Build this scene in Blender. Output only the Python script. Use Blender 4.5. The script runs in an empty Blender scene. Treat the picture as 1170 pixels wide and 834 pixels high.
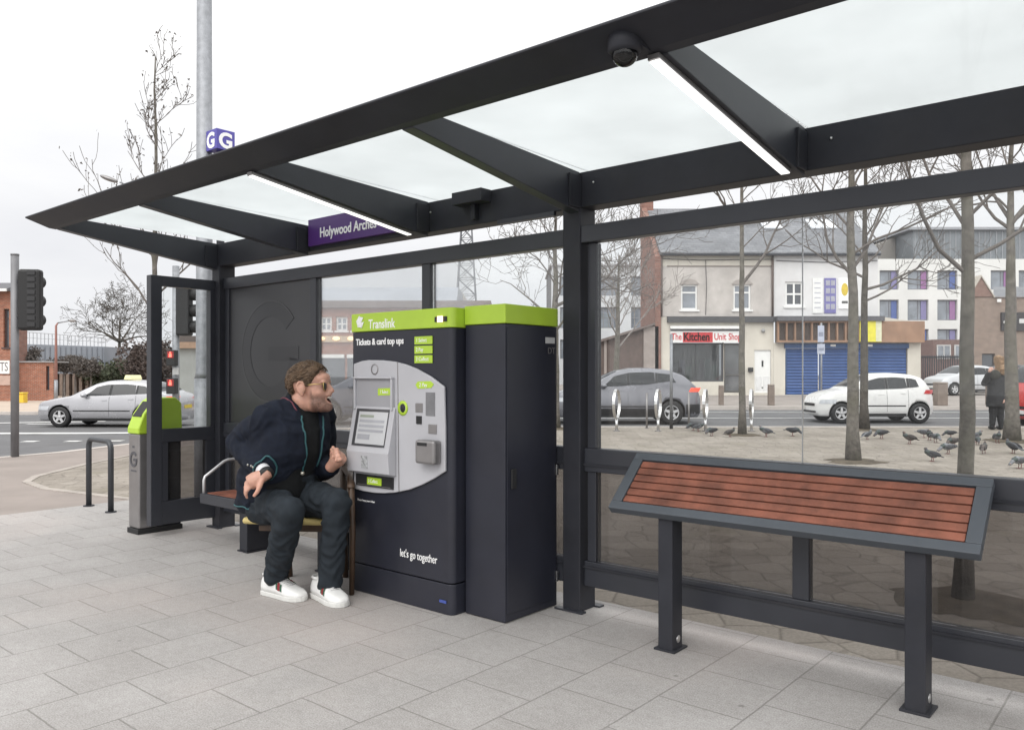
import bpy, bmesh, math, random
from mathutils import Vector, Matrix, noise, bvhtree
random.seed(7)
scene = bpy.context.scene
COL = scene.collection
PI = math.pi
# ------------------------------------------------------------------ frames
H = 1.55                      # eye height
FPX, CX, HY = 922.0, 585.0, 427.0
UX, UY, VX, VY = 0.7635, -0.6458, 0.6459, 0.7634
SROT = math.atan2(UY, UX)     # the shelter's own axes (u along it, v across it)
def S(u, v, z=0.0): return Vector((u*UX+v*VX, u*UY+v*VY, z))
def at(x, y, Y): return Vector(((x-CX)/FPX*Y, Y, H-(y-HY)/FPX*Y))
def toS(p): return (p[0]*UX+p[1]*UY, p[0]*VX+p[1]*VY, p[2])
def onv(x, y, v):             # a measured point on a plane v = const of the shelter
    dx = (x-CX)/FPX; t = v/(dx*VX+VY)
    return (dx*t*UX+t*UY, v, H-(y-HY)/FPX*t)
def sm(t): t = max(0., min(1., t)); return t*t*(3-2*t)
def g(X, Y):                  # gentle rise of the land beyond the shelter, to the right
    r = Y-14.; r = 0 if r < 0 else (r if r < 32 else 32)
    return sm((X+12.)/10.)*r*0.0188
def ln(c): return tuple(((x/12.92) if x <= .04045 else ((x+.055)/1.055)**2.4) for x in [k/255. for k in c])
# ------------------------------------------------------------------ materials
def nodes(name):
    m = bpy.data.materials.new(name); m.use_nodes = True
    nt = m.node_tree; b = nt.nodes['Principled BSDF']
    return m, nt, b
def N(nt, t, **kw):
    n = nt.nodes.new(t)
    for k, v in kw.items():
        if hasattr(n, k) and not k[0].isupper(): setattr(n, k, v)
        else: n.inputs[k].default_value = v
    return n
def ramp(nt, a, b, c0, c1):
    r = nt.nodes.new('ShaderNodeValToRGB')
    r.color_ramp.elements[0].position = a; r.color_ramp.elements[1].position = b
    r.color_ramp.elements[0].color = (*c0, 1); r.color_ramp.elements[1].color = (*c1, 1)
    return r
def mixc(nt, fac, a, b, mode='MIX'):
    m = nt.nodes.new('ShaderNodeMix'); m.data_type = 'RGBA'; m.blend_type = mode
    for i, v in ((0, fac), (6, a), (7, b)):
        if isinstance(v, (int, float)): m.inputs[i].default_value = v
        elif isinstance(v, tuple): m.inputs[i].default_value = (*v[:3], 1)
        else: nt.links.new(v, m.inputs[i])
    return m.outputs[2]
def M(name, col, rough=.5, metal=0., var=.12, scale=6., bump=0., bscale=60., spec=.5, coat=0., dirt=0.):
    m, nt, b = nodes(name)
    tc = N(nt, 'ShaderNodeTexCoord')
    nz = N(nt, 'ShaderNodeTexNoise', Scale=scale, Detail=6., Roughness=.6); nt.links.new(tc.outputs['Object'], nz.inputs['Vector'])
    lo = tuple(max(0, c*(1-var)) for c in col); hi = tuple(min(1, c*(1+var)) for c in col)
    r = ramp(nt, .3, .7, lo, hi); nt.links.new(nz.outputs['Fac'], r.inputs[0])
    out = r.outputs[0]
    if dirt:
        n2 = N(nt, 'ShaderNodeTexNoise', Scale=scale*.35, Detail=9., Roughness=.7); nt.links.new(tc.outputs['Object'], n2.inputs['Vector'])
        r2 = ramp(nt, .45, .75, (0, 0, 0), (dirt, dirt, dirt)); nt.links.new(n2.outputs['Fac'], r2.inputs[0])
        out = mixc(nt, r2.outputs[0], out, (.12, .10, .08))
    nt.links.new(out, b.inputs['Base Color'])
    b.inputs['Roughness'].default_value = rough; b.inputs['Metallic'].default_value = metal
    b.inputs['Specular IOR Level'].default_value = spec
    if coat: b.inputs['Coat Weight'].default_value = coat; b.inputs['Coat Roughness'].default_value = .05
    rr = N(nt, 'ShaderNodeMapRange'); rr.inputs[3].default_value = max(.02, rough-.08); rr.inputs[4].default_value = min(1, rough+.1)
    nt.links.new(nz.outputs['Fac'], rr.inputs[0]); nt.links.new(rr.outputs[0], b.inputs['Roughness'])
    if bump:
        n3 = N(nt, 'ShaderNodeTexNoise', Scale=bscale, Detail=4.); nt.links.new(tc.outputs['Object'], n3.inputs['Vector'])
        bp = N(nt, 'ShaderNodeBump', Strength=bump, Distance=.01); nt.links.new(n3.outputs['Fac'], bp.inputs['Height']); nt.links.new(bp.outputs[0], b.inputs['Normal'])
    return m
def glass(name, tint, refl=1.0, veil=0.0, rough=0.02, veilcol=(.7, .72, .74)):
    m = bpy.data.materials.new(name); m.use_nodes = True; nt = m.node_tree; nt.nodes.clear()
    o = N(nt, 'ShaderNodeOutputMaterial'); tr = N(nt, 'ShaderNodeBsdfTransparent'); tr.inputs[0].default_value = (*tint, 1)
    gl = N(nt, 'ShaderNodeBsdfGlossy', Roughness=rough); fr = N(nt, 'ShaderNodeFresnel', IOR=1.45)
    mu = N(nt, 'ShaderNodeMath', operation='MULTIPLY'); mu.inputs[1].default_value = refl
    nt.links.new(fr.outputs[0], mu.inputs[0])
    mx = N(nt, 'ShaderNodeMixShader'); nt.links.new(mu.outputs[0], mx.inputs[0]); nt.links.new(tr.outputs[0], mx.inputs[1]); nt.links.new(gl.outputs[0], mx.inputs[2])
    last = mx
    if veil:
        tc = N(nt, 'ShaderNodeTexCoord'); mp = N(nt, 'ShaderNodeMapping'); mp.inputs['Scale'].default_value = (6, 6, .7)
        nt.links.new(tc.outputs['Object'], mp.inputs[0])
        nz = N(nt, 'ShaderNodeTexNoise', Scale=2., Detail=6.); nt.links.new(mp.outputs[0], nz.inputs['Vector'])
        mr = N(nt, 'ShaderNodeMapRange'); mr.inputs[1].default_value = .3; mr.inputs[2].default_value = .75; mr.inputs[3].default_value = veil*.4; mr.inputs[4].default_value = veil*1.6
        nt.links.new(nz.outputs['Fac'], mr.inputs[0])
        df = N(nt, 'ShaderNodeBsdfDiffuse'); df.inputs[0].default_value = (*veilcol, 1)
        m2 = N(nt, 'ShaderNodeMixShader'); nt.links.new(mr.outputs[0], m2.inputs[0]); nt.links.new(mx.outputs[0], m2.inputs[1]); nt.links.new(df.outputs[0], m2.inputs[2]); last = m2
    nt.links.new(last.outputs[0], o.inputs[0]); return m
def frosted(name, col, thru=.35):
    m = bpy.data.materials.new(name); m.use_nodes = True; nt = m.node_tree; nt.nodes.clear()
    o = N(nt, 'ShaderNodeOutputMaterial'); a = N(nt, 'ShaderNodeBsdfTranslucent'); b = N(nt, 'ShaderNodeBsdfTransparent')
    tc = N(nt, 'ShaderNodeTexCoord'); nz = N(nt, 'ShaderNodeTexNoise', Scale=1.6, Detail=7.); nt.links.new(tc.outputs['Object'], nz.inputs['Vector'])
    r = ramp(nt, .3, .75, tuple(c*.88 for c in col), col); nt.links.new(nz.outputs['Fac'], r.inputs[0]); nt.links.new(r.outputs[0], a.inputs[0])
    b.inputs[0].default_value = (*col, 1)
    mx = N(nt, 'ShaderNodeMixShader'); mx.inputs[0].default_value = thru
    nt.links.new(a.outputs[0], mx.inputs[1]); nt.links.new(b.outputs[0], mx.inputs[2])
    gl = N(nt, 'ShaderNodeBsdfGlossy', Roughness=.15); m2 = N(nt, 'ShaderNodeMixShader'); m2.inputs[0].default_value = .04
    nt.links.new(mx.outputs[0], m2.inputs[1]); nt.links.new(gl.outputs[0], m2.inputs[2]); nt.links.new(m2.outputs[0], o.inputs[0]); return m
def emit(name, col, s):
    m, nt, b = nodes(name); b.inputs['Base Color'].default_value = (*col, 1)
    b.inputs['Emission Color'].default_value = (*col, 1); b.inputs['Emission Strength'].default_value = s; return m
def brickmat(name, c1, c2, mortar, bw=.225, bh=.075, axes='xz', rough=.85, ms=.012, var=.3, vsc=3.):
    m, nt, b = nodes(name); tc = N(nt, 'ShaderNodeTexCoord'); sp = N(nt, 'ShaderNodeSeparateXYZ'); cb = N(nt, 'ShaderNodeCombineXYZ')
    nt.links.new(tc.outputs['Object'], sp.inputs[0])
    ix = {'x': 0, 'y': 1, 'z': 2}
    nt.links.new(sp.outputs[ix[axes[0]]], cb.inputs[0]); nt.links.new(sp.outputs[ix[axes[1]]], cb.inputs[1])
    br = N(nt, 'ShaderNodeTexBrick'); br.inputs['Scale'].default_value = 1.
    for k, v in (('Brick Width', bw), ('Row Height', bh), ('Mortar Size', ms), ('Mortar Smooth', .2), ('Bias', 0.)): br.inputs[k].default_value = v
    br.inputs['Color1'].default_value = (*c1, 1); br.inputs['Color2'].default_value = (*c2, 1); br.inputs['Mortar'].default_value = (*mortar, 1)
    nt.links.new(cb.outputs[0], br.inputs['Vector'])
    nz = N(nt, 'ShaderNodeTexNoise', Scale=vsc, Detail=8., Roughness=.65); nt.links.new(tc.outputs['Object'], nz.inputs['Vector'])
    r = ramp(nt, .25, .75, (1-var,)*3, (1+var*.5,)*3); nt.links.new(nz.outputs['Fac'], r.inputs[0])
    nt.links.new(mixc(nt, 1., br.outputs['Color'], r.outputs[0], 'MULTIPLY'), b.inputs['Base Color'])
    b.inputs['Roughness'].default_value = rough
    bp = N(nt, 'ShaderNodeBump', Strength=.4, Distance=.01, invert=True); nt.links.new(br.outputs['Fac'], bp.inputs['Height']); nt.links.new(bp.outputs[0], b.inputs['Normal'])
    return m
# ------------------------------------------------------------------ mesh builder
class MB:
    def __init__(s): s.v = []; s.f = []; s.mi = []; s.sm = []
    def add(s, vs, fs, mi=0, smooth=False):
        o = len(s.v); s.v += [tuple(p) for p in vs]
        for f in fs: s.f.append([o+i for i in f]); s.mi.append(mi); s.sm.append(smooth)
        return s
    def box(s, x0, x1, y0, y1, z0, z1, mi=0, rot=None, about=None):
        vs = [Vector((x, y, z)) for z in (z0, z1) for y in (y0, y1) for x in (x0, x1)]
        if rot is not None:
            c = Vector(about) if about is not None else Vector(((x0+x1)/2, (y0+y1)/2, (z0+z1)/2))
            vs = [c+rot @ (p-c) for p in vs]
        return s.add(vs, [(0, 2, 3, 1), (4, 5, 7, 6), (0, 1, 5, 4), (2, 6, 7, 3), (0, 4, 6, 2), (1, 3, 7, 5)], mi)
    def prism(s, pts, vec, mi=0, smooth=False):
        n = len(pts); vec = Vector(vec); a = [Vector(p) for p in pts]; b = [p+vec for p in a]
        fs = [tuple(range(n))[::-1], tuple(range(n, 2*n))]
        s.add(a+b, fs, mi)
        o = len(s.v)-2*n
        for i in range(n):
            j = (i+1) % n; s.f.append([o+i, o+j, o+n+j, o+n+i]); s.mi.append(mi); s.sm.append(smooth)
        return s
    def tube(s, path, rad, n=8, cap=True, mi=0, flat=1.0):
        P = [Vector(p) for p in path]; k = len(P)
        R = [rad]*k if isinstance(rad, (int, float)) else list(rad)
        rings = []; up = None
        for i in range(k):
            t = (P[min(i+1, k-1)]-P[max(i-1, 0)]).normalized()
            if up is None:
                up = Vector((0, 0, 1)) if abs(t.z) < .9 else Vector((1, 0, 0))
            a = t.cross(up); a = a.normalized() if a.length > 1e-6 else t.orthogonal().normalized()
            b = a.cross(t).normalized(); up = b
            rings.append([P[i]+(a*math.cos(2*PI*j/n)+b*math.sin(2*PI*j/n)*flat)*R[i] for j in range(n)])
        vs = [p for r in rings for p in r]; fs = []
        for i in range(k-1):
            for j in range(n):
                j2 = (j+1) % n; fs.append((i*n+j, i*n+j2, (i+1)*n+j2, (i+1)*n+j))
        if cap: fs += [tuple(range(n))[::-1], tuple((k-1)*n+j for j in range(n))]
        return s.add(vs, fs, mi, True)
    def ell(s, c, r, rot=None, seg=16, rings=10, mi=0):
        c = Vector(c); r = (r, r, r) if isinstance(r, (int, float)) else r
        vs = []; fs = []
        for i in range(1, rings):
            th = PI*i/rings
            for j in range(seg):
                ph = 2*PI*j/seg; p = Vector((r[0]*math.sin(th)*math.cos(ph), r[1]*math.sin(th)*math.sin(ph), r[2]*math.cos(th)))
                vs.append(c+(rot @ p if rot is not None else p))
        top = len(vs); p = Vector((0, 0, r[2])); vs.append(c+(rot @ p if rot is not None else p)); vs.append(c-(rot @ p if rot is not None else p))
        for i in range(rings-2):
            for j in range(seg):
                j2 = (j+1) % seg; fs.append((i*seg+j, (i+1)*seg+j, (i+1)*seg+j2, i*seg+j2))
        for j in range(seg):
            j2 = (j+1) % seg; fs.append((top, j, j2)); fs.append((top+1, (rings-2)*seg+j2, (rings-2)*seg+j))
        return s.add(vs, fs, mi, True)
    def loft(s, secs, mi=0, cap=True, smooth=True):
        n = len(secs[0]); vs = [p for r in secs for p in r]; fs = []
        for i in range(len(secs)-1):
            for j in range(n):
                j2 = (j+1) % n; fs.append((i*n+j, i*n+j2, (i+1)*n+j2, (i+1)*n+j))
        if cap: fs += [tuple(range(n))[::-1], tuple((len(secs)-1)*n+j for j in range(n))]
        return s.add(vs, fs, mi, smooth)
    def grid(s, rows, mi=0, smooth=True):
        n = len(rows[0]); vs = [p for r in rows for p in r]; fs = []
        for i in range(len(rows)-1):
            for j in range(n-1): fs.append((i*n+j, i*n+j+1, (i+1)*n+j+1, (i+1)*n+j))
        return s.add(vs, fs, mi, smooth)
    def lathe(s, prof, c, n=20, mi=0, axis='z'):
        rows = []
        for r, z in prof:
            row = []
            for j in range(n):
                a = 2*PI*j/n; p = (r*math.cos(a), r*math.sin(a), z)
                if axis == 'y': p = (p[0], p[2], p[1])
                if axis == 'x': p = (p[2], p[0], p[1])
                row.append(Vector(c)+Vector(p))
            rows.append(row)
        return s.loft(rows, mi, prof[0][0] < .01 or prof[-1][0] < .01)
    def mesh(s, name, mats, org=(0, 0, 0), normals=True):
        me = bpy.data.meshes.new(name); o = Vector(org)
        me.from_pydata([tuple(Vector(p)-o) for p in s.v], [], s.f)
        for m in (mats if isinstance(mats, (list, tuple)) else [mats]): me.materials.append(m)
        me.polygons.foreach_set('material_index', s.mi); me.polygons.foreach_set('use_smooth', s.sm)
        if normals:
            bm = bmesh.new(); bm.from_mesh(me); bmesh.ops.recalc_face_normals(bm, faces=bm.faces); bm.to_mesh(me); bm.free()
        me.update(); return me
    def build(s, name, mats, parent=None, bevel=0., org=None, normals=True, seg=2):
        if org is None: org = ORG.get(parent.name, (0, 0, 0)) if parent is not None else (0, 0, 0)
        ob = bpy.data.objects.new(name, s.mesh(name, mats, org, normals)); COL.objects.link(ob)
        if parent is not None: ob.parent = parent; ORG[ob.name] = org
        if bevel:
            b = ob.modifiers.new('bevel', 'BEVEL'); b.width = bevel; b.segments = seg; b.limit_method = 'ANGLE'; b.angle_limit = math.radians(40)
        return ob
ORG = {}
def tag(o, label=None, cat=None, group=None, kind=None):
    if label: o['label'] = label
    if cat: o['category'] = cat
    if group: o['group'] = group
    if kind: o['kind'] = kind
    return o
def thing(name, label, cat, loc, group=None, frame='W'):
    """Empty at a thing's base; frame 'S' = parts are given in the shelter's u, v, z."""
    o = bpy.data.objects.new(name, None); COL.objects.link(o); o.empty_display_size = .1
    if frame == 'S': o.location = S(*loc); o.rotation_euler = (0, 0, SROT)
    else: o.location = loc
    ORG[o.name] = tuple(loc)
    return tag(o, label, cat, group)
def kids(o): return [c for c in bpy.data.objects if c.parent == o]
def copytree(o, parent=None, label=None):
    c = o.copy(); COL.objects.link(c); c.parent = parent
    if label: c['label'] = label
    for ch in kids(o): copytree(ch, c)
    return c
def applied(ob):              # bake modifiers into the mesh
    dg = bpy.context.evaluated_depsgraph_get(); dg.update()
    me = bpy.data.meshes.new_from_object(ob.evaluated_get(dg)); ob.modifiers.clear(); ob.data = me; return ob
def text(name, body, size, mat, parent, pos, xdir, zdir, depth=.003, align='LEFT', org=None, sx=1., bold=0.):
    cu = bpy.data.curves.new(name, 'FONT'); cu.body = body; cu.size = size; cu.extrude = depth/2; cu.align_x = align; cu.align_y = 'CENTER'; cu.offset = bold
    cu.resolution_u = 4
    tmp = bpy.data.objects.new('tmp', cu); COL.objects.link(tmp)
    dg = bpy.context.evaluated_depsgraph_get(); dg.update()
    me = bpy.data.meshes.new_from_object(tmp.evaluated_get(dg)); bpy.data.objects.remove(tmp); bpy.data.curves.remove(cu)
    x = Vector(xdir).normalized(); z = Vector(zdir).normalized(); n = x.cross(z).normalized()
    o = Vector(org if org is not None else ORG.get(parent.name, (0, 0, 0)))
    for v in me.vertices: v.co = Vector(pos)-o+x*v.co.x*sx+z*v.co.y+n*v.co.z
    me.materials.clear(); me.materials.append(mat)
    for p in me.polygons: p.material_index = 0
    ob = bpy.data.objects.new(name, me); COL.objects.link(ob); ob.parent = parent; ORG[ob.name] = tuple(o)
    return ob
# ------------------------------------------------------------------ palette
DARK = M('charcoal_powder_coat', (.0265, .0278, .0345), .5, 0, .2, 3., .05, 400., .24, 0, .10)
DARK2 = M('charcoal_frame_paint', (.029, .031, .039), .38, 0, .12, 3., .03, 400.)
RAILG = M('slate_grey_frame', (.062, .071, .084), .45, 0, .1, 4., .03, 300.)
NAVY = M('navy_cabinet_paint', (.0185, .0200, .030), .38, 0, .16, 2.5, .04, 500., .4, 0, .07)
LIME = M('lime_green_plastic', (.40, .58, .045), .4, 0, .06, 4.)
LGREY = M('pale_grey_fascia', (.42, .42, .445), .45, 0, .05, 4., .02, 300.)
MGREY = M('mid_grey_metal', (.26, .25, .25), .35, .6, .1, 8.)
STEEL = M('brushed_steel', (.62, .62, .62), .28, 1., .08, 20.)
BLACK = M('black_rubber', (.012, .012, .013), .6, 0, .2, 20.)
WHITE = M('white_paint', (.74, .74, .73), .5, 0, .05, 4.)
WTEXT = M('white_vinyl', (.85, .85, .85), .5, 0, .02, 4.)
PURPLE = M('purple_sign_face', (.075, .025, .16), .4, 0, .06, 4.)
VIOLET = M('violet_cube_face', (.085, .072, .34), .4, 0, .06, 4.)
WOOD = M('red_brown_timber', (.185, .063, .038), .55, 0, .42, 7., .2, 90.)
BROWNW = M('brown_chair_wood', (.065, .038, .023), .5, 0, .3, 9., .1, 60.)
YELLOW = M('yellow_seat_vinyl', (.52, .42, .17), .55, 0, .08, 9.)
GALV = M('galvanised_steel', (.27, .28, .30), .5, .4, .22, 14., .08, 60.)
CLEAR = glass('clear_panel_glass', (.975, .985, .985), .55, .012)
TINT = glass('tinted_panel_glass', (.55, .54, .54), .7, .05, .03, (.40, .39, .39))
ROOFG = frosted('frosted_roof_glass', (.725, .745, .75), .22)
LAMPW = emit('lit_lamp_diffuser', (1., .99, .97), 1.15)
CARGLASS = M('car_window_glass', (.010, .012, .015), .05, 0, .1, 3., 0, 10, .45)
PANE = M('window_pane_dark', (.05, .055, .065), .08, 0, .3, .8, 0, 10, .8)
PANEL = M('pale_window_pane', (.20, .22, .25), .1, 0, .4, .8, 0, 10, .8)
SLATE = brickmat('slate_roof', (.16, .165, .18), (.22, .225, .24), (.10, .10, .11), .35, .22, 'xy', .8, .01, .35, .6)
REDBR = brickmat('red_brick', (.26, .115, .085), (.20, .085, .065), (.27, .22, .19), axes='yz', var=.35)
REDBX = brickmat('red_brick_front', (.36, .12, .065), (.27, .085, .05), (.32, .24, .19), axes='xz', var=.35)
PEBBLE = M('pebble_dash_render', (.50, .468, .445), .95, 0, .16, 1.2, .8, 26., .2, 0, .30)
WRENDER = M('white_render', (.66, .655, .66), .9, 0, .06, .9, .1, 30., .2, 0, .22)
CREAM = M('cream_painted_wall', (.60, .565, .50), .85, 0, .07, 1.2, .1, 30., .2, 0, .25)
BROWNB = brickmat('brown_brick', (.27, .20, .16), (.22, .165, .135), (.28, .23, .2), axes='xz', var=.3)
# ------------------------------------------------------------------ world, sun, camera
w = bpy.data.worlds.new("World"); scene.world = w; w.use_nodes = True; nt = w.node_tree
bg = nt.nodes['Background']
SUN_EL, SUN_AZ = math.radians(48), math.radians(205)
sky = N(nt, 'ShaderNodeTexSky'); sky.sky_type = 'NISHITA'; sky.sun_disc = False; sky.sun_elevation = SUN_EL; sky.sun_rotation = SUN_AZ; sky.dust_density = 4.
hs = N(nt, 'ShaderNodeHueSaturation', Saturation=.12); nt.links.new(sky.outputs[0], hs.inputs['Color'])
tc = N(nt, 'ShaderNodeTexCoord'); sp = N(nt, 'ShaderNodeSeparateXYZ'); nt.links.new(tc.outputs['Generated'], sp.inputs[0])
el = ramp(nt, .0, .75, (9.2, 9.3, 9.6), (17.5, 17.5, 17.4)); e2 = el.color_ramp.elements.new(.16); e2.color = (9.8, 9.85, 10.1, 1); e3 = el.color_ramp.elements.new(.32); e3.color = (11.8, 11.8, 11.85, 1)
nt.links.new(sp.outputs[2], el.inputs[0])
mp = N(nt, 'ShaderNodeMapping'); mp.inputs['Scale'].default_value = (1.5, 1.5, 5.); nt.links.new(tc.outputs['Generated'], mp.inputs[0])
cn = N(nt, 'ShaderNodeTexNoise', Scale=2.2, Detail=8., Roughness=.55); nt.links.new(mp.outputs[0], cn.inputs['Vector'])
cr = ramp(nt, .3, .7, (.93, .935, .95), (1.06, 1.06, 1.05)); nt.links.new(cn.outputs['Fac'], cr.inputs[0])
cl = mixc(nt, 1., el.outputs[0], cr.outputs[0], 'MULTIPLY')
bk = ramp(nt, .0, 1., (1.9, 1.88, 1.84), (1, 1, 1)); bm_ = N(nt, 'ShaderNodeMapRange'); bm_.inputs[1].default_value = -1.; bm_.inputs[2].default_value = .25   # the cloud is brighter behind the viewer
nt.links.new(sp.outputs[1], bm_.inputs[0]); nt.links.new(bm_.outputs[0], bk.inputs[0]); cl = mixc(nt, 1., cl, bk.outputs[0], 'MULTIPLY')
nt.links.new(mixc(nt, .9, hs.outputs[0], cl), bg.inputs['Color']); bg.inputs['Strength'].default_value = .10
sl = bpy.data.lights.new('sun', 'SUN'); sl.energy = 1.0; sl.angle = math.radians(40); sl.color = (1, .97, .93)
so = bpy.data.objects.new('sun', sl); COL.objects.link(so)
so.rotation_euler = (PI/2-SUN_EL, 0, -SUN_AZ+PI)   # from behind and left of the viewer
cam = bpy.data.cameras.new('camera'); cam.sensor_width = 36; cam.lens = FPX/1170*36; cam.shift_y = (HY-417)/1170; cam.clip_end = 1500; cam.clip_start = .05
co = bpy.data.objects.new('camera', cam); COL.objects.link(co); co.location = (0, 0, H); co.rotation_euler = (PI/2, 0, 0); scene.camera = co
scene.view_settings.view_transform = 'Standard'; scene.view_settings.look = 'None'; scene.view_settings.exposure = 0; scene.view_settings.gamma = 1
scene.cycles.use_denoising = True; scene.cycles.max_bounces = 10; scene.cycles.transparent_max_bounces = 24; scene.cycles.caustics_reflective = False; scene.cycles.caustics_refractive = False
scene.render.film_transparent = False
# ------------------------------------------------------------------ ground materials
def paving_mat():
    m, nt, b = nodes('granite_paving'); tc = N(nt, 'ShaderNodeTexCoord'); sp = N(nt, 'ShaderNodeSeparateXYZ'); cb = N(nt, 'ShaderNodeCombineXYZ')
    L = nt.links.new
    L(tc.outputs['Object'], sp.inputs[0])
    ax = N(nt, 'ShaderNodeMath', operation='ADD'); ax.inputs[1].default_value = 45.-1.65+.02; L(sp.outputs[1], ax.inputs[0])
    ay = N(nt, 'ShaderNodeMath', operation='ADD'); ay.inputs[1].default_value = 4.98+.43*20; L(sp.outputs[0], ay.inputs[0])
    L(ax.outputs[0], cb.inputs[0]); L(ay.outputs[0], cb.inputs[1])
    nz0 = N(nt, 'ShaderNodeTexNoise', Scale=9., Detail=3.); L(tc.outputs['Object'], nz0.inputs['Vector'])
    wob = N(nt, 'ShaderNodeVectorMath', operation='SCALE'); wob.inputs['Scale'].default_value = .006; L(nz0.outputs['Color'], wob.inputs[0])
    wa = N(nt, 'ShaderNodeVectorMath', operation='ADD'); L(cb.outputs[0], wa.inputs[0]); L(wob.outputs[0], wa.inputs[1])
    br = N(nt, 'ShaderNodeTexBrick', offset=.5); br.inputs['Scale'].default_value = 1.
    for k, v in (('Brick Width', .45), ('Row Height', .43), ('Mortar Size', .006), ('Mortar Smooth', .55), ('Bias', 0.)): br.inputs[k].default_value = v
    br.inputs['Color1'].default_value = (.386, .376, .372, 1); br.inputs['Color2'].default_value = (.362, .351, .346, 1); br.inputs['Mortar'].default_value = (.245, .236, .228, 1)
    L(wa.outputs[0], br.inputs['Vector'])
    n1 = N(nt, 'ShaderNodeTexNoise', Scale=1.1, Detail=8., Roughness=.62); L(tc.outputs['Object'], n1.inputs['Vector'])
    r1 = ramp(nt, .28, .72, (.80, .79, .78), (1.08, 1.08, 1.08)); L(n1.outputs['Fac'], r1.inputs[0])
    c = mixc(nt, 1., br.outputs['Color'], r1.outputs[0], 'MULTIPLY')
    n2 = N(nt, 'ShaderNodeTexNoise', Scale=130., Detail=4., Roughness=.8); L(tc.outputs['Object'], n2.inputs['Vector'])
    r2 = ramp(nt, .36, .66, (.60, .59, .58), (1.36, 1.36, 1.36)); L(n2.outputs['Fac'], r2.inputs[0])
    c = mixc(nt, .8, c, r2.outputs[0], 'MULTIPLY')
    vo = N(nt, 'ShaderNodeTexVoronoi', Scale=95.); L(tc.outputs['Object'], vo.inputs['Vector'])
    r3 = ramp(nt, .03, .22, (1.45, 1.45, 1.45), (1, 1, 1)); L(vo.outputs['Distance'], r3.inputs[0])
    c = mixc(nt, .7, c, r3.outputs[0], 'MULTIPLY')
    n5 = N(nt, 'ShaderNodeTexNoise', Scale=24., Detail=5., Roughness=.7); L(tc.outputs['Object'], n5.inputs['Vector'])
    r5 = ramp(nt, .35, .7, (.9, .89, .88), (1.06, 1.06, 1.06)); L(n5.outputs['Fac'], r5.inputs[0]); c = mixc(nt, 1., c, r5.outputs[0], 'MULTIPLY')
    n4 = N(nt, 'ShaderNodeTexNoise', Scale=.55, Detail=5.); L(tc.outputs['Object'], n4.inputs['Vector'])
    r4 = ramp(nt, .5, .78, (0, 0, 0), (.45, .45, .45)); L(n4.outputs['Fac'], r4.inputs[0])
    c = mixc(nt, r4.outputs[0], c, (.36, .29, .26))
    v2 = N(nt, 'ShaderNodeTexVoronoi', Scale=2.1); L(tc.outputs['Object'], v2.inputs['Vector'])   # trodden gum
    v2d = N(nt, 'ShaderNodeMath', operation='ADD'); L(v2.outputs['Distance'], v2d.inputs[0])
    ns = N(nt, 'ShaderNodeMath', operation='MULTIPLY'); ns.inputs[1].default_value = .02; L(n5.outputs['Fac'], ns.inputs[0]); L(ns.outputs[0], v2d.inputs[1])
    r6 = ramp(nt, .035, .05, (.62, .62, .62), (0, 0, 0)); L(v2d.outputs[0], r6.inputs[0]); c = mixc(nt, r6.outputs[0], c, (.13, .12, .115))
    L(c, b.inputs['Base Color']); b.inputs['Roughness'].default_value = .82
    ad = N(nt, 'ShaderNodeMath', operation='MULTIPLY_ADD'); ad.inputs[1].default_value = -.6; L(br.outputs['Fac'], ad.inputs[0]); L(n2.outputs['Fac'], ad.inputs[2])
    bp = N(nt, 'ShaderNodeBump', Strength=.5, Distance=.004); L(ad.outputs[0], bp.inputs['Height']); L(bp.outputs[0], b.inputs['Normal'])
    return m
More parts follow.
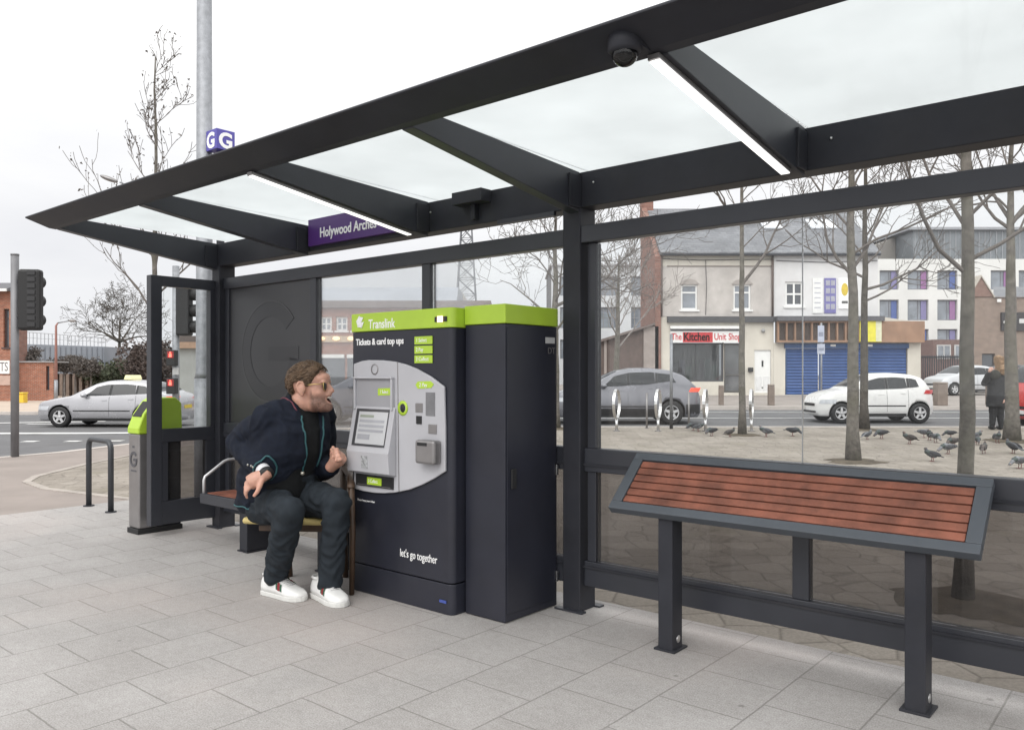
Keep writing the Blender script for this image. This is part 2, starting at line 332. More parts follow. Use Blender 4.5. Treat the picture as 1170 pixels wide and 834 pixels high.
def setts_mat():
    m, nt, b = nodes('worn_stone_setts'); tc = N(nt, 'ShaderNodeTexCoord'); L = nt.links.new
    vo = N(nt, 'ShaderNodeTexVoronoi', Scale=3.6, feature='DISTANCE_TO_EDGE', Randomness=.55); L(tc.outputs['Object'], vo.inputs['Vector'])
    vc = N(nt, 'ShaderNodeTexVoronoi', Scale=3.6, feature='F1', Randomness=.55); L(tc.outputs['Object'], vc.inputs['Vector'])
    sep = N(nt, 'ShaderNodeSeparateXYZ'); L(vc.outputs['Color'], sep.inputs[0])
    r0 = ramp(nt, 0., 1., (.245, .218, .188), (.305, .274, .238)); L(sep.outputs[0], r0.inputs[0])
    n1 = N(nt, 'ShaderNodeTexNoise', Scale=.7, Detail=9., Roughness=.68); L(tc.outputs['Object'], n1.inputs['Vector'])
    r1 = ramp(nt, .3, .7, (.72, .70, .67), (1.12, 1.12, 1.12)); L(n1.outputs['Fac'], r1.inputs[0])
    c = mixc(nt, 1., r0.outputs[0], r1.outputs[0], 'MULTIPLY')
    n2 = N(nt, 'ShaderNodeTexNoise', Scale=45., Detail=5., Roughness=.75); L(tc.outputs['Object'], n2.inputs['Vector'])
    r2 = ramp(nt, .33, .68, (.72, .72, .72), (1.2, 1.2, 1.2)); L(n2.outputs['Fac'], r2.inputs[0]); c = mixc(nt, .8, c, r2.outputs[0], 'MULTIPLY')
    e = ramp(nt, .012, .05, (.30, .27, .24), (1, 1, 1)); L(vo.outputs['Distance'], e.inputs[0]); c = mixc(nt, .38, c, e.outputs[0], 'MULTIPLY')
    n3 = N(nt, 'ShaderNodeTexNoise', Scale=1.6, Detail=6.); L(tc.outputs['Object'], n3.inputs['Vector'])
    r3 = ramp(nt, .58, .78, (0, 0, 0), (.5, .5, .5)); L(n3.outputs['Fac'], r3.inputs[0]); c = mixc(nt, r3.outputs[0], c, (.15, .14, .085))
    L(c, b.inputs['Base Color']); b.inputs['Roughness'].default_value = .9
    bp = N(nt, 'ShaderNodeBump', Strength=.5, Distance=.012); rb = ramp(nt, 0, .06, (0, 0, 0), (1, 1, 1)); L(vo.outputs['Distance'], rb.inputs[0]); L(rb.outputs[0], bp.inputs['Height']); L(bp.outputs[0], b.inputs['Normal'])
    return m
PAVE = paving_mat(); SETTS = setts_mat()
ASPH = M('worn_asphalt', (.135, .135, .14), .9, 0, .16, 1.2, .4, 130., .3, 0, .15)
ASPHF = M('pinkish_asphalt_footway', (.27, .235, .215), .9, 0, .12, 1.1, .4, 120., .3, 0, .12)
TANF = M('tan_paved_footway', (.45, .375, .31), .9, 0, .12, .6, .3, 60., .3, 0, .1)
GREYF = M('grey_flag_footway', (.30, .27, .25), .9, 0, .14, .8, .3, 60., .3, 0, .15)
KERB = M('pale_kerb_stone', (.48, .44, .41), .85, 0, .14, 2., .3, 60., .3, 0, .2)
LINE = M('white_road_paint', (.66, .66, .65), .75, 0, .16, 3., .2, 80., .3, 0, .3)
def structure(o): o['kind'] = 'structure'; return o
def region(name, poly, mat, off, step=1.0, skirt=0., flat=False, frame='W'):
    bm = bmesh.new(); P = [Vector((p[0], p[1], 0)) for p in poly]
    f = bm.faces.new([bm.verts.new(p) for p in P]); bmesh.ops.triangulate(bm, faces=[f])
    xs = [p.x for p in P]; ys = [p.y for p in P]
    if not flat:
        for lo, hi, ax in ((max(min(xs), -40), min(max(xs), 60), (1, 0, 0)), (max(min(ys), 8), min(max(ys), 62), (0, 1, 0))):
            t = math.ceil(lo)
            while t < hi:
                bmesh.ops.bisect_plane(bm, geom=bm.verts[:]+bm.edges[:]+bm.faces[:], plane_co=Vector(ax)*t, plane_no=Vector(ax)); t += step
    if skirt:
        ed = [e for e in bm.edges if e.is_boundary]; r = bmesh.ops.extrude_edge_only(bm, edges=ed)
        low = set(v for v in r['geom'] if isinstance(v, bmesh.types.BMVert))
    else: low = set()
    for v in bm.verts: v.co.z = g(v.co.x, v.co.y)+off-(skirt if v in low else 0)
    bmesh.ops.recalc_face_normals(bm, faces=bm.faces)
    if frame == 'S':
        for v in bm.verts: v.co = Vector(toS(v.co))
    me = bpy.data.meshes.new(name); bm.to_mesh(me); bm.free(); me.materials.append(mat)
    o = bpy.data.objects.new(name, me); COL.objects.link(o)
    if frame == 'S': o.rotation_euler = (0, 0, SROT)
    return structure(o)
def strip(name, line, width, mat, off, skirt=0.):
    mb = MB(); pts = [Vector((*p, 0)) for p in line]; dense = []
    for a, b in zip(pts, pts[1:]):
        k = max(1, int((b-a).length)); dense += [a.lerp(b, i/k) for i in range(k)]
    dense.append(pts[-1]); rows = []
    for i, p in enumerate(dense):
        t = (dense[min(i+1, len(dense)-1)]-dense[max(i-1, 0)]).normalized(); n = Vector((-t.y, t.x, 0))
        q = [p-n*width/2, p+n*width/2]
        r = [Vector((a.x, a.y, g(a.x, a.y)+off)) for a in q]
        if skirt: r = [r[0]-Vector((0, 0, skirt))]+r+[r[1]-Vector((0, 0, skirt))]
        rows.append(r)
    return structure(mb.grid(rows, smooth=False).build(name, mat))
RD = -.12
region('ground', [(-400, -40), (400, -40), (400, 600), (-400, 600)], ASPH, RD, 1.0)
pc = [S(-10, 4.6), S(-10, -9), S(4, -9), S(4, 4.6)]
o = region('pavement', [(p.x, p.y) for p in pc], PAVE, 0, 1., .14, True, 'S')
pA = S(-10, 4.6); pB = S(11, 4.6)
edge = [(pA.x, pA.y), (-6.3, 10.9), (-6.98, 11.6), (-7.2, 12.2), (-7.32, 13.9), (-7.15, 16.0), (-6.3, 19.2)]
kerbl = [(-80, 12.5), (-14, 14.0), (-9.6, 14.75), (-8.9, 15.9), (-8.35, 17.6), (-6.6, 20.2), (-4.6, 21.2), (-2.5, 21.5), (80, 21.5)]
region('plaza', edge+[(-4.6, 21.05), (-2.5, 21.35), (80, 21.35), (80, -30), (pB.x, pB.y)], SETTS, -.004, 1., 0.)
e10 = S(-10, -9)
region('footway', [(-80, 12.3), (-14, 13.8), (-9.7, 14.6), (-9.05, 15.9), (-8.45, 17.55), (-6.7, 20.05), (-4.6, 21.05)]+edge[::-1]+[(e10.x, e10.y), (-80, -30)], ASPHF, -.006, 1., 0.)
strip('kerb', kerbl, .2, KERB, .004, .16)
strip('stone_edging', edge, .11, M('worn_edging_stone', (.36, .325, .295), .9, 0, .2, 2., .3, 60., .3, 0, .3), .006, .1)
region('far_footway', [(-120, 33.), (-14, 33.), (-9, 31.), (-9, 120), (-120, 120)], TANF, 0., 1., .14)
region('shop_footway', [(-8.98, 31.), (-6, 30.6), (110, 30.6), (110, 120), (-8.98, 120)], GREYF, 0., 1., .14)
strip('far_kerb', [(-120, 32.9), (-14, 32.9), (-9, 30.9), (-6, 30.5), (110, 30.5)], .2, KERB, .006, .14)
def paint(name, line, width): return strip(name, line, width, LINE, RD+.012)
paint('road_line', [(-17, 22.4), (-9.5, 22.6)], .5); paint('road_line', [(-24, 25.0), (-14.2, 28.2)], .35); paint('road_line', [(-16, 26.6), (-6.6, 26.4)], .22)
for i in range(7): paint('road_stud', [(-16.2+1.05*i+.62*0, 19.8), (-15.85+1.05*i, 19.8)], .3)
paint('road_line', [(-5, 26.1), (60, 26.1)], .14); paint('road_line', [(-5, 28.9), (60, 28.9)], .14)
# ------------------------------------------------------------------ the bus shelter
sh = thing('bus_shelter', 'long charcoal bus shelter with frosted glass roof, name board and glazed back wall', 'bus shelter', (-3.12, 4.36, 0), None, 'S')
UL, UR = -7.64, 1.46
for u in (-7.55, -3.12, 1.36):
    MB().box(u-.07, u+.07, 4.29, 4.465, 0, 2.64).build('post', DARK, sh, .006)
    MB().box(u-.11, u+.11, 4.25, 4.30, .0, .012).box(u-.11, u+.11, 4.455, 4.51, 0, .012).build('base_plate', DARK2, sh)
bb = MB().box(UL, UR, 4.30, 4.455, 2.632, 2.86).build('back_beam', DARK, sh, .006)
fp = [(2.585, 2.884), (2.588, 2.896), (2.70, 2.93), (2.90, 2.965), (2.90, 2.925), (2.86, 2.87), (2.835, 2.818), (2.775, 2.822)]
MB().prism([(UL-.02, v, z) for v, z in fp], (UR-UL+.04, 0, 0)).build('fascia', DARK, sh, .004)
MB().box(UL, UR, 4.455, 4.60, 2.84, 2.90).build('rear_gutter', DARK, sh, .004)
RAF = [-7.585, -6.04, -4.515, -3.10, -1.63, -.15, 1.37]
for u in RAF:
    r = MB().prism([(u-.042, 2.83, 2.812), (u-.042, 4.298, 2.60), (u-.042, 4.298, 2.862), (u-.042, 2.83, 2.925)], (.084, 0, 0)).build('rafter', DARK2, sh, .004)
    MB().box(u-.058, u+.058, 4.17, 4.296, 2.625, 2.835).build('bracket', DARK, r, .004)
def roofz(v): return 2.928-(v-2.83)*.042
for a, b in zip(RAF, RAF[1:]):
    MB().prism([(a+.004, 2.85, roofz(2.85)), (b-.004, 2.85, roofz(2.85)), (b-.004, 4.56, roofz(4.56)+.045), (a+.004, 4.56, roofz(4.56)+.045)], (0, 0, .004)).build('roof_pane', ROOFG, sh)
for a, b, st in ((-7.48, -3.19, 'l'), (-3.05, 1.29, 'r')):
    d = .0 if st == 'l' else -.035
    for z0, z1 in ((2.40, 2.512), (.912, 1.064), (.165, .328)):
        v0 = 4.335+d if z0 > 2 else 4.335
        MB().box(a-(.05 if d and z0 > 2 else 0), b, v0, v0+.085, z0, z1).build('rail', DARK2, sh, .005)
    MB().box(a, b, 4.325, 4.335, .286, .30).box(a, b, 4.325, 4.335, .95, .965).build('rail_trim', DARK, sh)
# mullions, panes
for u, z0, z1 in ((-6.0, 1.064, 2.40), (-4.55, 1.064, 2.40), (-6.0, .328, .912), (-4.55, .328, .912), (-1.63, .328, .912), (-.13, .328, .912), (-7.42, .328, 2.40), (-2.985, .328, 2.40)):
    if z1-z0 > 2: MB().box(u-.045, u+.02, 4.345, 4.41, z0, .912).box(u-.045, u+.02, 4.345, 4.41, 1.064, z1).build('mullion', DARK2, sh, .004)
    else: MB().box(u-.045, u+.045, 4.343, 4.41, z0, z1).build('mullion', DARK2, sh, .004)
def pane(u0, u1, z0, z1, m, name='wall_pane'): return MB().box(u0, u1, 4.372, 4.38, z0, z1).build(name, m, sh)
for u0, u1 in ((-5.95, -4.6), (-4.5, -3.19)): pane(u0, u1, 1.066, 2.398, CLEAR)
for u0, u1 in ((-2.965, -1.633), (-1.627, -.13), (-.124, 1.29)): pane(u0, u1, 1.066, 2.398, CLEAR)
for u0, u1 in ((-7.4, -6.05), (-5.95, -4.6), (-4.5, -3.19), (-2.965, -1.675), (-1.585, -.175), (-.085, 1.29)): pane(u0, u1, .33, .91, TINT, 'lower_pane')
MB().box(-1.632, -1.628, 4.371, 4.381, 1.066, 2.398).build('glass_joint', M('joint_sealant', (.30, .31, .32), .6), sh)
# dark printed panel with the ring letter
PRN = M('dark_printed_panel', (.037, .037, .041), .35, 0, .06, 9., 0, 60)
PRN2 = M('dark_printed_letter', (.029, .029, .033), .35, 0, .06, 9.)
PRN3 = M('dark_printed_outline', (.047, .047, .051), .35, 0, .06, 9.)
pp = MB().box(-7.40, -6.045, 4.365, 4.385, 1.066, 2.398).build('printed_panel', PRN, sh)
def ringG(cu, cz, R, r, y, mat, parent, nm, a0=38, a1=350, th=.003, bar=True):
    mb = MB(); n = 48; out = []; 
    for i in range(n+1):
        a = math.radians(a0+(a1-a0)*i/n); out.append((math.cos(a), math.sin(a)))
    for (c0, s0), (c1, s1) in zip(out, out[1:]):
        mb.prism([(cu+R*c0, y, cz+R*s0), (cu+R*c1, y, cz+R*s1), (cu+r*c1, y, cz+r*s1), (cu+r*c0, y, cz+r*s0)], (0, -th, 0))
    if bar: mb.box(cu-.05*R, cu+R*.98, y-th, y, cz-(R-r)*.62, cz+(R-r)*.30)
    return mb.build(nm, mat, parent)
ringG(-6.70, 1.76, .47, .33, 4.365, PRN2, pp, 'lettering')
ringG(-6.70, 1.76, .49, .472, 4.365, PRN3, pp, 'letter_outline', th=.004, bar=False)
# end screen
ep = MB().box(-7.645, -7.555, 3.63, 3.74, .10, 2.49).build('end_screen_stile', DARK2, sh, .005)
for z0, z1 in ((2.392, 2.49), (.892, 1.018), (.105, .325)): MB().box(-7.64, -7.56, 3.741, 4.289, z0, z1).build('end_screen_rail', DARK2, sh, .004)
MB().box(-7.605, -7.597, 3.741, 4.289, 1.02, 2.39).build('end_screen_pane', CLEAR, sh)
MB().box(-7.605, -7.597, 3.741, 4.289, .327, .89).build('end_screen_lower_pane', TINT, sh)
MB().box(-7.64, -7.56, 4.20, 4.288, .327, .89).box(-7.64, -7.56, 3.742, 3.80, .327, .89).box(-7.64, -7.56, 4.24, 4.288, 1.02, 2.39).build('end_screen_inner_stile', DARK2, sh)
# name board
nb = MB().box(-5.955, -4.62, 4.262, 4.298, 2.668, 2.90).build('name_board', PURPLE, sh, .003)
text('lettering', 'Holywood Arches', .118, WTEXT, nb, (-5.785, 4.260, 2.765), (1, 0, 0), (0, 0, 1), .004, sx=.86, bold=.002)
# strip lights under two rafters
for u in (-1.60, -4.49):
    def sl_(v): return 2.812-(v-2.83)*(.212/1.468)
    st = MB().prism([(u-.062, 2.80, sl_(2.80)-.001), (u-.010, 2.80, sl_(2.80)-.001), (u-.010, 4.16, sl_(4.16)-.001), (u-.062, 4.16, sl_(4.16)-.001)], (0, 0, -.020)).build('strip_light', MGREY, sh)
    MB().prism([(u-.059, 2.81, sl_(2.81)-.0215), (u-.013, 2.81, sl_(2.81)-.0215), (u-.013, 4.15, sl_(4.15)-.0215), (u-.059, 4.15, sl_(4.15)-.0215)], (0, 0, -.006)).build('diffuser', LAMPW, st)
# dome camera
dc = MB().lathe([(.001, 2.90), (.066, 2.90), (.068, 2.815), (.055, 2.803), (.001, 2.803)], (-1.705, 2.70, 0), 28).box(-1.775, -1.635, 2.70, 2.80, 2.82, 2.90).build('dome_camera', DARK, sh)
MB().ell((-1.705, 2.70, 2.802), (.052, .052, .05), None, 24, 14).build('dome', glass('smoked_dome', (.55, .56, .57), 1.2, 0, .02), dc)
MB().ell((-1.705, 2.70, 2.806), (.034, .034, .034), None, 16, 10).box(-1.72, -1.69, 2.655, 2.70, 2.785, 2.812).build('lens', BLACK, dc)
# announcement unit on the back beam
MB().box(-4.12, -3.83, 4.19, 4.298, 2.77, 2.86).box(-3.99, -3.95, 4.25, 4.298, 2.66, 2.77).build('sensor_unit', DARK, sh, .004)
MB().box(-3.75, -3.25, 4.27, 4.298, 2.60, 2.63).build('cable_cover', DARK2, sh)
for u in (-3.0, -1.5, -4.5, -6.0): MB().ell((u+.05, 4.297, 2.78), .008, None, 8, 6).build('bolt', STEEL, sh)
# ------------------------------------------------------------------ ticket machine
tm = thing('ticket_machine', 'charcoal ticket machine with lime green top and pale grey touchscreen fascia', 'ticket machine', (-4.1, 3.9, 0), None, 'S')
def plan(l, r, f, b, rad, n=7):
    p = [(l, b), (l, f)]
    for i in range(n+1):
        a = -PI/2+PI/2*i/n; p.append((r-rad+rad*math.cos(a), f+rad+rad*math.sin(a)))
    return p+[(r, b)]
def pl(mb, P, z0, z1): return mb.prism([(u, v, z0) for u, v in P], (0, 0, z1-z0))
pl(MB(), plan(-4.615, -3.618, 3.685, 4.2, .045), .205, 1.845).build('body', NAVY, tm, .006)
pl(MB(), plan(-4.610, -3.622, 3.69, 4.19, .045), .0, .197).build('plinth', NAVY, tm, .005)
cap = pl(MB(), plan(-4.622, -3.612, 3.678, 4.206, .05), 1.847, 1.975).build('lime_cap', LIME, tm, .006)
text('lettering', 'Translink', .092, WTEXT, cap, (-4.43, 3.677, 1.893), (1, 0, 0), (0, 0, 1), .003, sx=.80, bold=.001)
lg = MB()
for i in range(5):
    a0 = math.radians(40+i*62); p0 = Vector((-4.52+.045*math.cos(a0), 3.676, 1.915+.048*math.sin(a0))); p1 = Vector((-4.52+.042*math.cos(a0+1.3), 3.676, 1.915+.045*math.sin(a0+1.3))); c = Vector((-4.51, 3.676, 1.91))
    lg.prism([c, p0, p1], (0, -.003, 0))
lg.build('emblem', WTEXT, cap)
li = MB().box(-3.765, -3.655, 3.672, 3.677, 1.885, 1.918).build('status_light', BLACK, cap)
MB().box(-3.735, -3.688, 3.667, 3.671, 1.882, 1.921).build('lit_lens', emit('lit_amber_lens', (1., .72, .42), 3.), li)
bd = [o for o in kids(tm) if o.name.startswith('body')][0]
text('lettering', 'Tickets & card top ups', .062, WTEXT, bd, (-4.575, 3.683, 1.772), (1, 0, 0), (0, 0, 1), .003, sx=.88, bold=.0015)
for (y0, y1), s_ in (((378.8, 386), '1 Select'), ((388.4, 397), '2 Pay'), ((399, 407.3), '3 Collect')):
    a = onv(473.8, y0, 3.68); b = onv(494, y1, 3.68); zt = 1.77-{'1 Select': 0, '2 Pay': .062, '3 Collect': .124}[s_]
    t = MB().box(a[0], b[0], 3.678, 3.684, zt-.026, zt+.026).build('step_label', LIME, tm)
    text('lettering', s_, .036, WTEXT, t, (a[0]+.015, 3.6775, zt), (1, 0, 0), (0, 0, 1), .002, sx=.9)
text('lettering', "let's go together", .075, WTEXT, bd, (-4.11, 3.683, .34), (1, 0, 0), (0, 0, 1), .003, sx=.72)
text('notice', 'Please keep your ticket', .02, WTEXT, bd, (-4.56, 3.683, .655), (1, 0, 0), (0, 0, 1), .002)
MB().box(-3.73, -3.67, 3.681, 3.686, .075, .092).build('blue_sticker', M('blue_sticker', (.05, .08, .3), .5), tm)
C6 = lambda x, y, v=3.665: onv(390+x/4.907, 400+y/4.907, v)
fo = [(68, 78), (110, 62), (150, 56), (230, 57), (300, 65), (360, 80), (420, 104), (500, 148), (574, 205), (580, 440), (580, 680), (515, 722), (450, 755), (380, 782), (300, 798), (240, 802), (180, 800), (120, 790), (70, 775)]
fs = MB().prism([C6(x, y) for x, y in fo], (0, .019, 0)).build('fascia_plate', LGREY, tm, .006)
MB().prism([C6(313, 68, 3.6635), (317, 68) and C6(317, 68, 3.6635), C6(325, 795, 3.6635), C6(321, 795, 3.6635)], (0, .002, 0)).build('joint', MGREY, fs)
uL, uR = C6(82, 300)[0], C6(298, 300)[0]
MB().box(uL+.02, uR-.01, 3.658, 3.664, 1.32, 1.515).build('recess_back', M('recess_grey', (.30, .30, .32), .5, 0, .05, 4.), fs)
MB().box(uL, uR, 3.635, 3.664, 1.515, 1.528).box(uL, uL+.018, 3.64, 3.664, 1.30, 1.515).box(uR-.018, uR, 3.64, 3.664, 1.30, 1.515).build('hood', LGREY, fs, .004)
scp = [(3.664, 1.32), (3.655, 1.322), (3.598, 1.04), (3.588, 1.01), (3.598, .87), (3.664, .855)]
sc = MB().prism([(uL-.012, v, z) for v, z in scp], (uR-uL+.03, 0, 0)).build('screen_housing', LGREY, fs, .008)
sd = Vector((0, 3.598-3.655, 1.04-1.322)).normalized(); sn = Vector((0, -sd.z, sd.y)); sn = sn if sn.y < 0 else -sn
q0 = Vector((0, 3.652, 1.305))+sn*.002; q1 = Vector((0, 3.6012, 1.05))+sn*.002
MB().prism([(uL+.035, q0.y, q0.z), (uR-.03, q0.y, q0.z), (uR-.03, q1.y, q1.z), (uL+.035, q1.y, q1.z)], sn*.003).build('bezel', M('dark_bezel', (.06, .06, .065), .3), sc)
q0 = q0+sd*.02+sn*.0035; q1 = q1-sd*.015+sn*.0035
MB().prism([(uL+.07, q0.y, q0.z), (uR-.035, q0.y, q0.z), (uR-.035, q1.y, q1.z), (uL+.07, q1.y, q1.z)], sn*.002).build('touchscreen', M('dim_touchscreen', (.47, .475, .49), .15, 0, .06, 5.), sc)
for k, (a_, b_, h_) in enumerate(((.10, .18, .5), (.25, .33, .9), (.40, .48, .9), (.55, .63, .9), (.70, .86, .45))):   # rows shown on the dim screen
    e0 = q0+sd*((q1-q0).length*a_)+sn*.0025; e1 = q0+sd*((q1-q0).length*b_)+sn*.0025; wd_ = (uR-.035-uL-.07); ul = uL+.07+wd_*.06
    MB().prism([(ul, e0.y, e0.z), (ul+wd_*h_*.95, e0.y, e0.z), (ul+wd_*h_*.95, e1.y, e1.z), (ul, e1.y, e1.z)], sn*.0008).build('screen_row', M('screen_row_grey', (.33, .335, .36) if k else (.27, .30, .25), .15), sc)
MB().prism([(-4.405, 3.5925, .90), (-4.34, 3.5925, .90), (-4.34, 3.5872, .985), (-4.405, 3.5872, .985)], (0, .004, 0)).build('instruction_label', M('printed_label', (.33, .34, .35), .5, 0, .5, 60.), sc)
sl2 = MB().box(uL+.012, uR-.005, 3.655, 3.664, .765, .845).build('ticket_tray', BLACK, fs)
MB().box(uL+.14, uR-.12, 3.650, 3.656, .78, .83).build('tray_label', LIME, sl2)
text('lettering', '3 Collect', .036, WTEXT, sl2, (uL+.152, 3.6495, .805), (1, 0, 0), (0, 0, 1), .002, sx=.75)
MB().box(uL+.03, uR-.03, 3.6535, 3.6545, .772, .776).build('tray_lip', MGREY, sl2)
MB().prism([C6(205, 215, 3.656), C6(282, 212, 3.656), C6(282, 252, 3.656), C6(205, 254, 3.656)], (0, .002, 0)).build('select_label', LIME, fs)
text('lettering', '1 Select', .034, WTEXT, fs, C6(216, 234, 3.654), (1, 0, 0), (0, 0, 1), .002, sx=.8)
pyl = MB().prism([C6(415+100*t, 195+0*t, 3.662) for t in (0, 1)][:1]+[C6(x, y, 3.662) for x, y in ((428, 176), (500, 174), (518, 192), (502, 212), (428, 216))], (0, .003, 0)).build('pay_label', LIME, fs)
text('lettering', '2 Pay', .035, WTEXT, pyl, C6(436, 196, 3.661), (1, 0, 0), (0, 0, 1), .002)
c = C6(345, 325, 3.664)
for r0, z in ((.052, .002),): MB().lathe([(.03, 0), (.05, 0), (.05, -.003), (.03, -.003)], c, 20, axis='y').build('lime_ring', LIME, fs)
MB().ell(c, (.022, .012, .03), None, 14, 8).build('key_button', BLACK, fs)
MB().lathe([(.03, 0), (.038, 0), (.038, -.002), (.03, -.002)], C6(187, 108, 3.664), 20, axis='y').build('camera_ring', MGREY, fs)
def c6box(nm, x0, y0, x1, y1, d0, d1, mat, bev=.002):
    a = C6(x0, y0); b = C6(x1, y1); zc = (a[2]+b[2])/2; hh = abs(a[2]-b[2])/2
    return MB().box(a[0], b[0], 3.665-d1, 3.665-d0, zc-hh, zc+hh).build(nm, mat, fs, bev)
c6box('coin_panel', 417, 297, 457, 350, 0, .004, MGREY); c6box('card_socket', 422, 368, 452, 415, 0, .006, BLACK)
c6box('receipt_recess', 474, 236, 526, 370, -.004, .003, M('recess_dark_grey', (.17, .17, .18), .4, 0, .2, 8.)); c6box('contactless_plate', 490, 415, 536, 470, 0, .005, MGREY)  # receipt recess is a flat plate in plain dark grey
cb_ = c6box('card_reader', 455, 498, 562, 640, 0, .07, MGREY, .015); c6box('card_slot', 470, 512, 522, 534, .07, .073, BLACK, 0)
# ------------------------------------------------------------------ tall cabinet beside it
cb = thing('equipment_cabinet', 'tall plain charcoal cabinet with lime lid, between ticket machine and post', 'cabinet', (-3.4, 4.06, 0), None, 'S')
MB().box(-3.604, -3.264, 3.792, 4.325, .004, 1.862).build('body', NAVY, cb, .006)
MB().box(-3.608, -3.258, 3.786, 4.331, 1.864, 1.985).build('lid', LIME, cb, .006)
dr = MB().box(-3.263, -3.2585, 3.806, 4.30, .055, 1.84).build('door', NAVY, cb, .002)
hd = MB().box(-3.258, -3.246, 3.838, 3.885, .83, .955).build('door_handle', BLACK, dr, .005)
for z in (.20, .91): MB().box(-3.263, -3.248, 4.302, 4.322, z-.035, z+.035).build('hinge', STEEL, cb, .002)
pt = MB().box(-3.2575, -3.2555, 4.19, 4.29, 1.75, 1.79).build('plate', M('plate_silver', (.5, .5, .5), .4), dr)
text('asset_code', 'DT', .06, MGREY, dr, (-3.2570, 4.215, 1.70), (0, 1, 0), (0, 0, 1), .002)
# ------------------------------------------------------------------ perch bench
pb = thing('perch_bench', 'tilted leaning bench with red brown timber slats on two charcoal legs', 'bench', (-1.62, 4.06, 0), None, 'S')
F0 = Vector((0, 3.945, .775)); B0 = Vector((0, 4.262, 1.068)); td = (B0-F0).normalized(); tn = Vector((0, -td.z, td.y)); W_ = (B0-F0).length
def tilt(mb, u0, u1, s0, s1, n0, n1):
    pts = [F0+td*s0+tn*n0, F0+td*s1+tn*n0, F0+td*s1+tn*n1, F0+td*s0+tn*n1]
    return mb.prism([(u0, p.y, p.z) for p in pts], (u1-u0, 0, 0))
fr = MB(); u0, u1 = -2.607, -.705
tilt(fr, u0, u1, 0, .055, -.05, 0); tilt(fr, u0, u1, W_-.05, W_, -.05, 0); tilt(fr, u0, u0+.065, .0555, W_-.0505, -.05, 0); tilt(fr, u1-.065, u1, .0555, W_-.0505, -.05, 0)
fr.build('frame', RAILG, pb, .004)
ns = 6; sw = (W_-.055-.05-.01)/ns
for i in range(ns): tilt(MB(), u0+.068, u1-.068, .060+i*sw+.004, .060+(i+1)*sw-.004, -.03, -.006).build('slat', WOOD, pb, .004)
tilt(MB(), u0+.3, u1-.3, .1, W_-.1, -.06, -.045).build('under_plate', DARK, pb)
for u in (-.975, -2.262):
    lg_ = MB().prism([(u-.045, 4.0, 0), (u-.045, 4.115, 0), (u-.045, 4.115, .875), (u-.045, 4.0, .775)], (.09, 0, 0)).build('leg', DARK, pb, .004)
    MB().box(u-.065, u+.065, 3.985, 4.14, 0, .012).build('foot_plate', DARK, lg_, .002)
    MB().ell((u+.0445, 4.07, .06), (.004, .022, .022), None, 10, 8).build('bolt', STEEL, lg_)
# ------------------------------------------------------------------ seat bench behind the man
sb = thing('shelter_seat', 'dark framed timber seat with pale bent armrests along the back wall', 'seat', (-6.0, 4.05, 0), None, 'S')
MB().box(-7.0, -4.75, 3.82, 3.86, .36, .45).box(-7.0, -4.75, 4.22, 4.26, .36, .45).box(-7.0, -6.95, 3.861, 4.219, .36, .45).box(-4.80, -4.75, 3.861, 4.219, .36, .45).build('frame', DARK2, sb, .004)
for i in range(5): MB().box(-6.948, -4.802, 3.865+i*.0715, 3.930+i*.0715, .43, .455).build('slat', WOOD, sb, .004)
for u in (-6.32, -5.2):
    MB().box(u-.06, u+.06, 3.85, 4.2, .012, .36).build('leg', DARK, sb, .004)
    MB().box(u-.08, u+.08, 3.84, 4.23, 0, .011).build('foot_plate', DARK, sb)
for u in (-6.98, -4.95):
    MB().tube([(u, 3.85, .41), (u, 3.85, .57), (u, 3.86, .60), (u, 4.05, .725), (u, 4.09, .738), (u, 4.33, .745)], .014, 10).build('armrest', M('pale_armrest', (.55, .55, .56), .35, .4), sb)
# ------------------------------------------------------------------ litter bin
lb = thing('litter_bin', 'grey litter bin with lime green sloping hood beside end screen', 'bin', (-7.87, 3.83, 0), None, 'S')
MB().box(-7.985, -7.755, 3.60, 4.05, 0, .05).build('plinth', BLACK, lb, .004)
bdy = MB().box(-7.985, -7.765, 3.615, 3.80, .052, .965).build('body', MGREY, lb, .012)
MB().box(-7.98, -7.77, 3.801, 4.04, .052, .965).build('rear_body', NAVY, lb, .006)
hp = [(3.605, .967), (3.605, 1.02), (3.66, 1.16), (3.75, 1.285), (3.80, 1.315), (3.98, 1.315), (4.04, 1.26), (4.05, .967)]
hood = MB().prism([(-7.992, v, z) for v, z in hp], (.235, 0, 0)).build('hood', LIME, lb, .012)
a = Vector((3.66, 1.16)); b = Vector((3.75, 1.285)); d_ = (b-a).normalized(); nrm = Vector((-d_.y, d_.x))
MB().prism([(-7.96, *(a-d_*.03+nrm*.001)), (-7.96, *(b-d_*.01+nrm*.001)), (-7.96, *(b-d_*.01-nrm*.03)), (-7.96, *(a-d_*.03-nrm*.03))], (.17, 0, 0)).build('aperture', BLACK, hood)
ringG(-7.875, .72, .075, .05, 3.613, M('bin_mark_grey', (.07, .07, .08), .5), bdy, 'lettering', th=.003)
MB().box(-7.93, -7.82, 3.612, 3.614, .60, .615).box(-7.90, -7.86, 3.612, 3.614, .83, .85).build('small_print', M('bin_print_grey', (.08, .08, .09), .5), bdy)
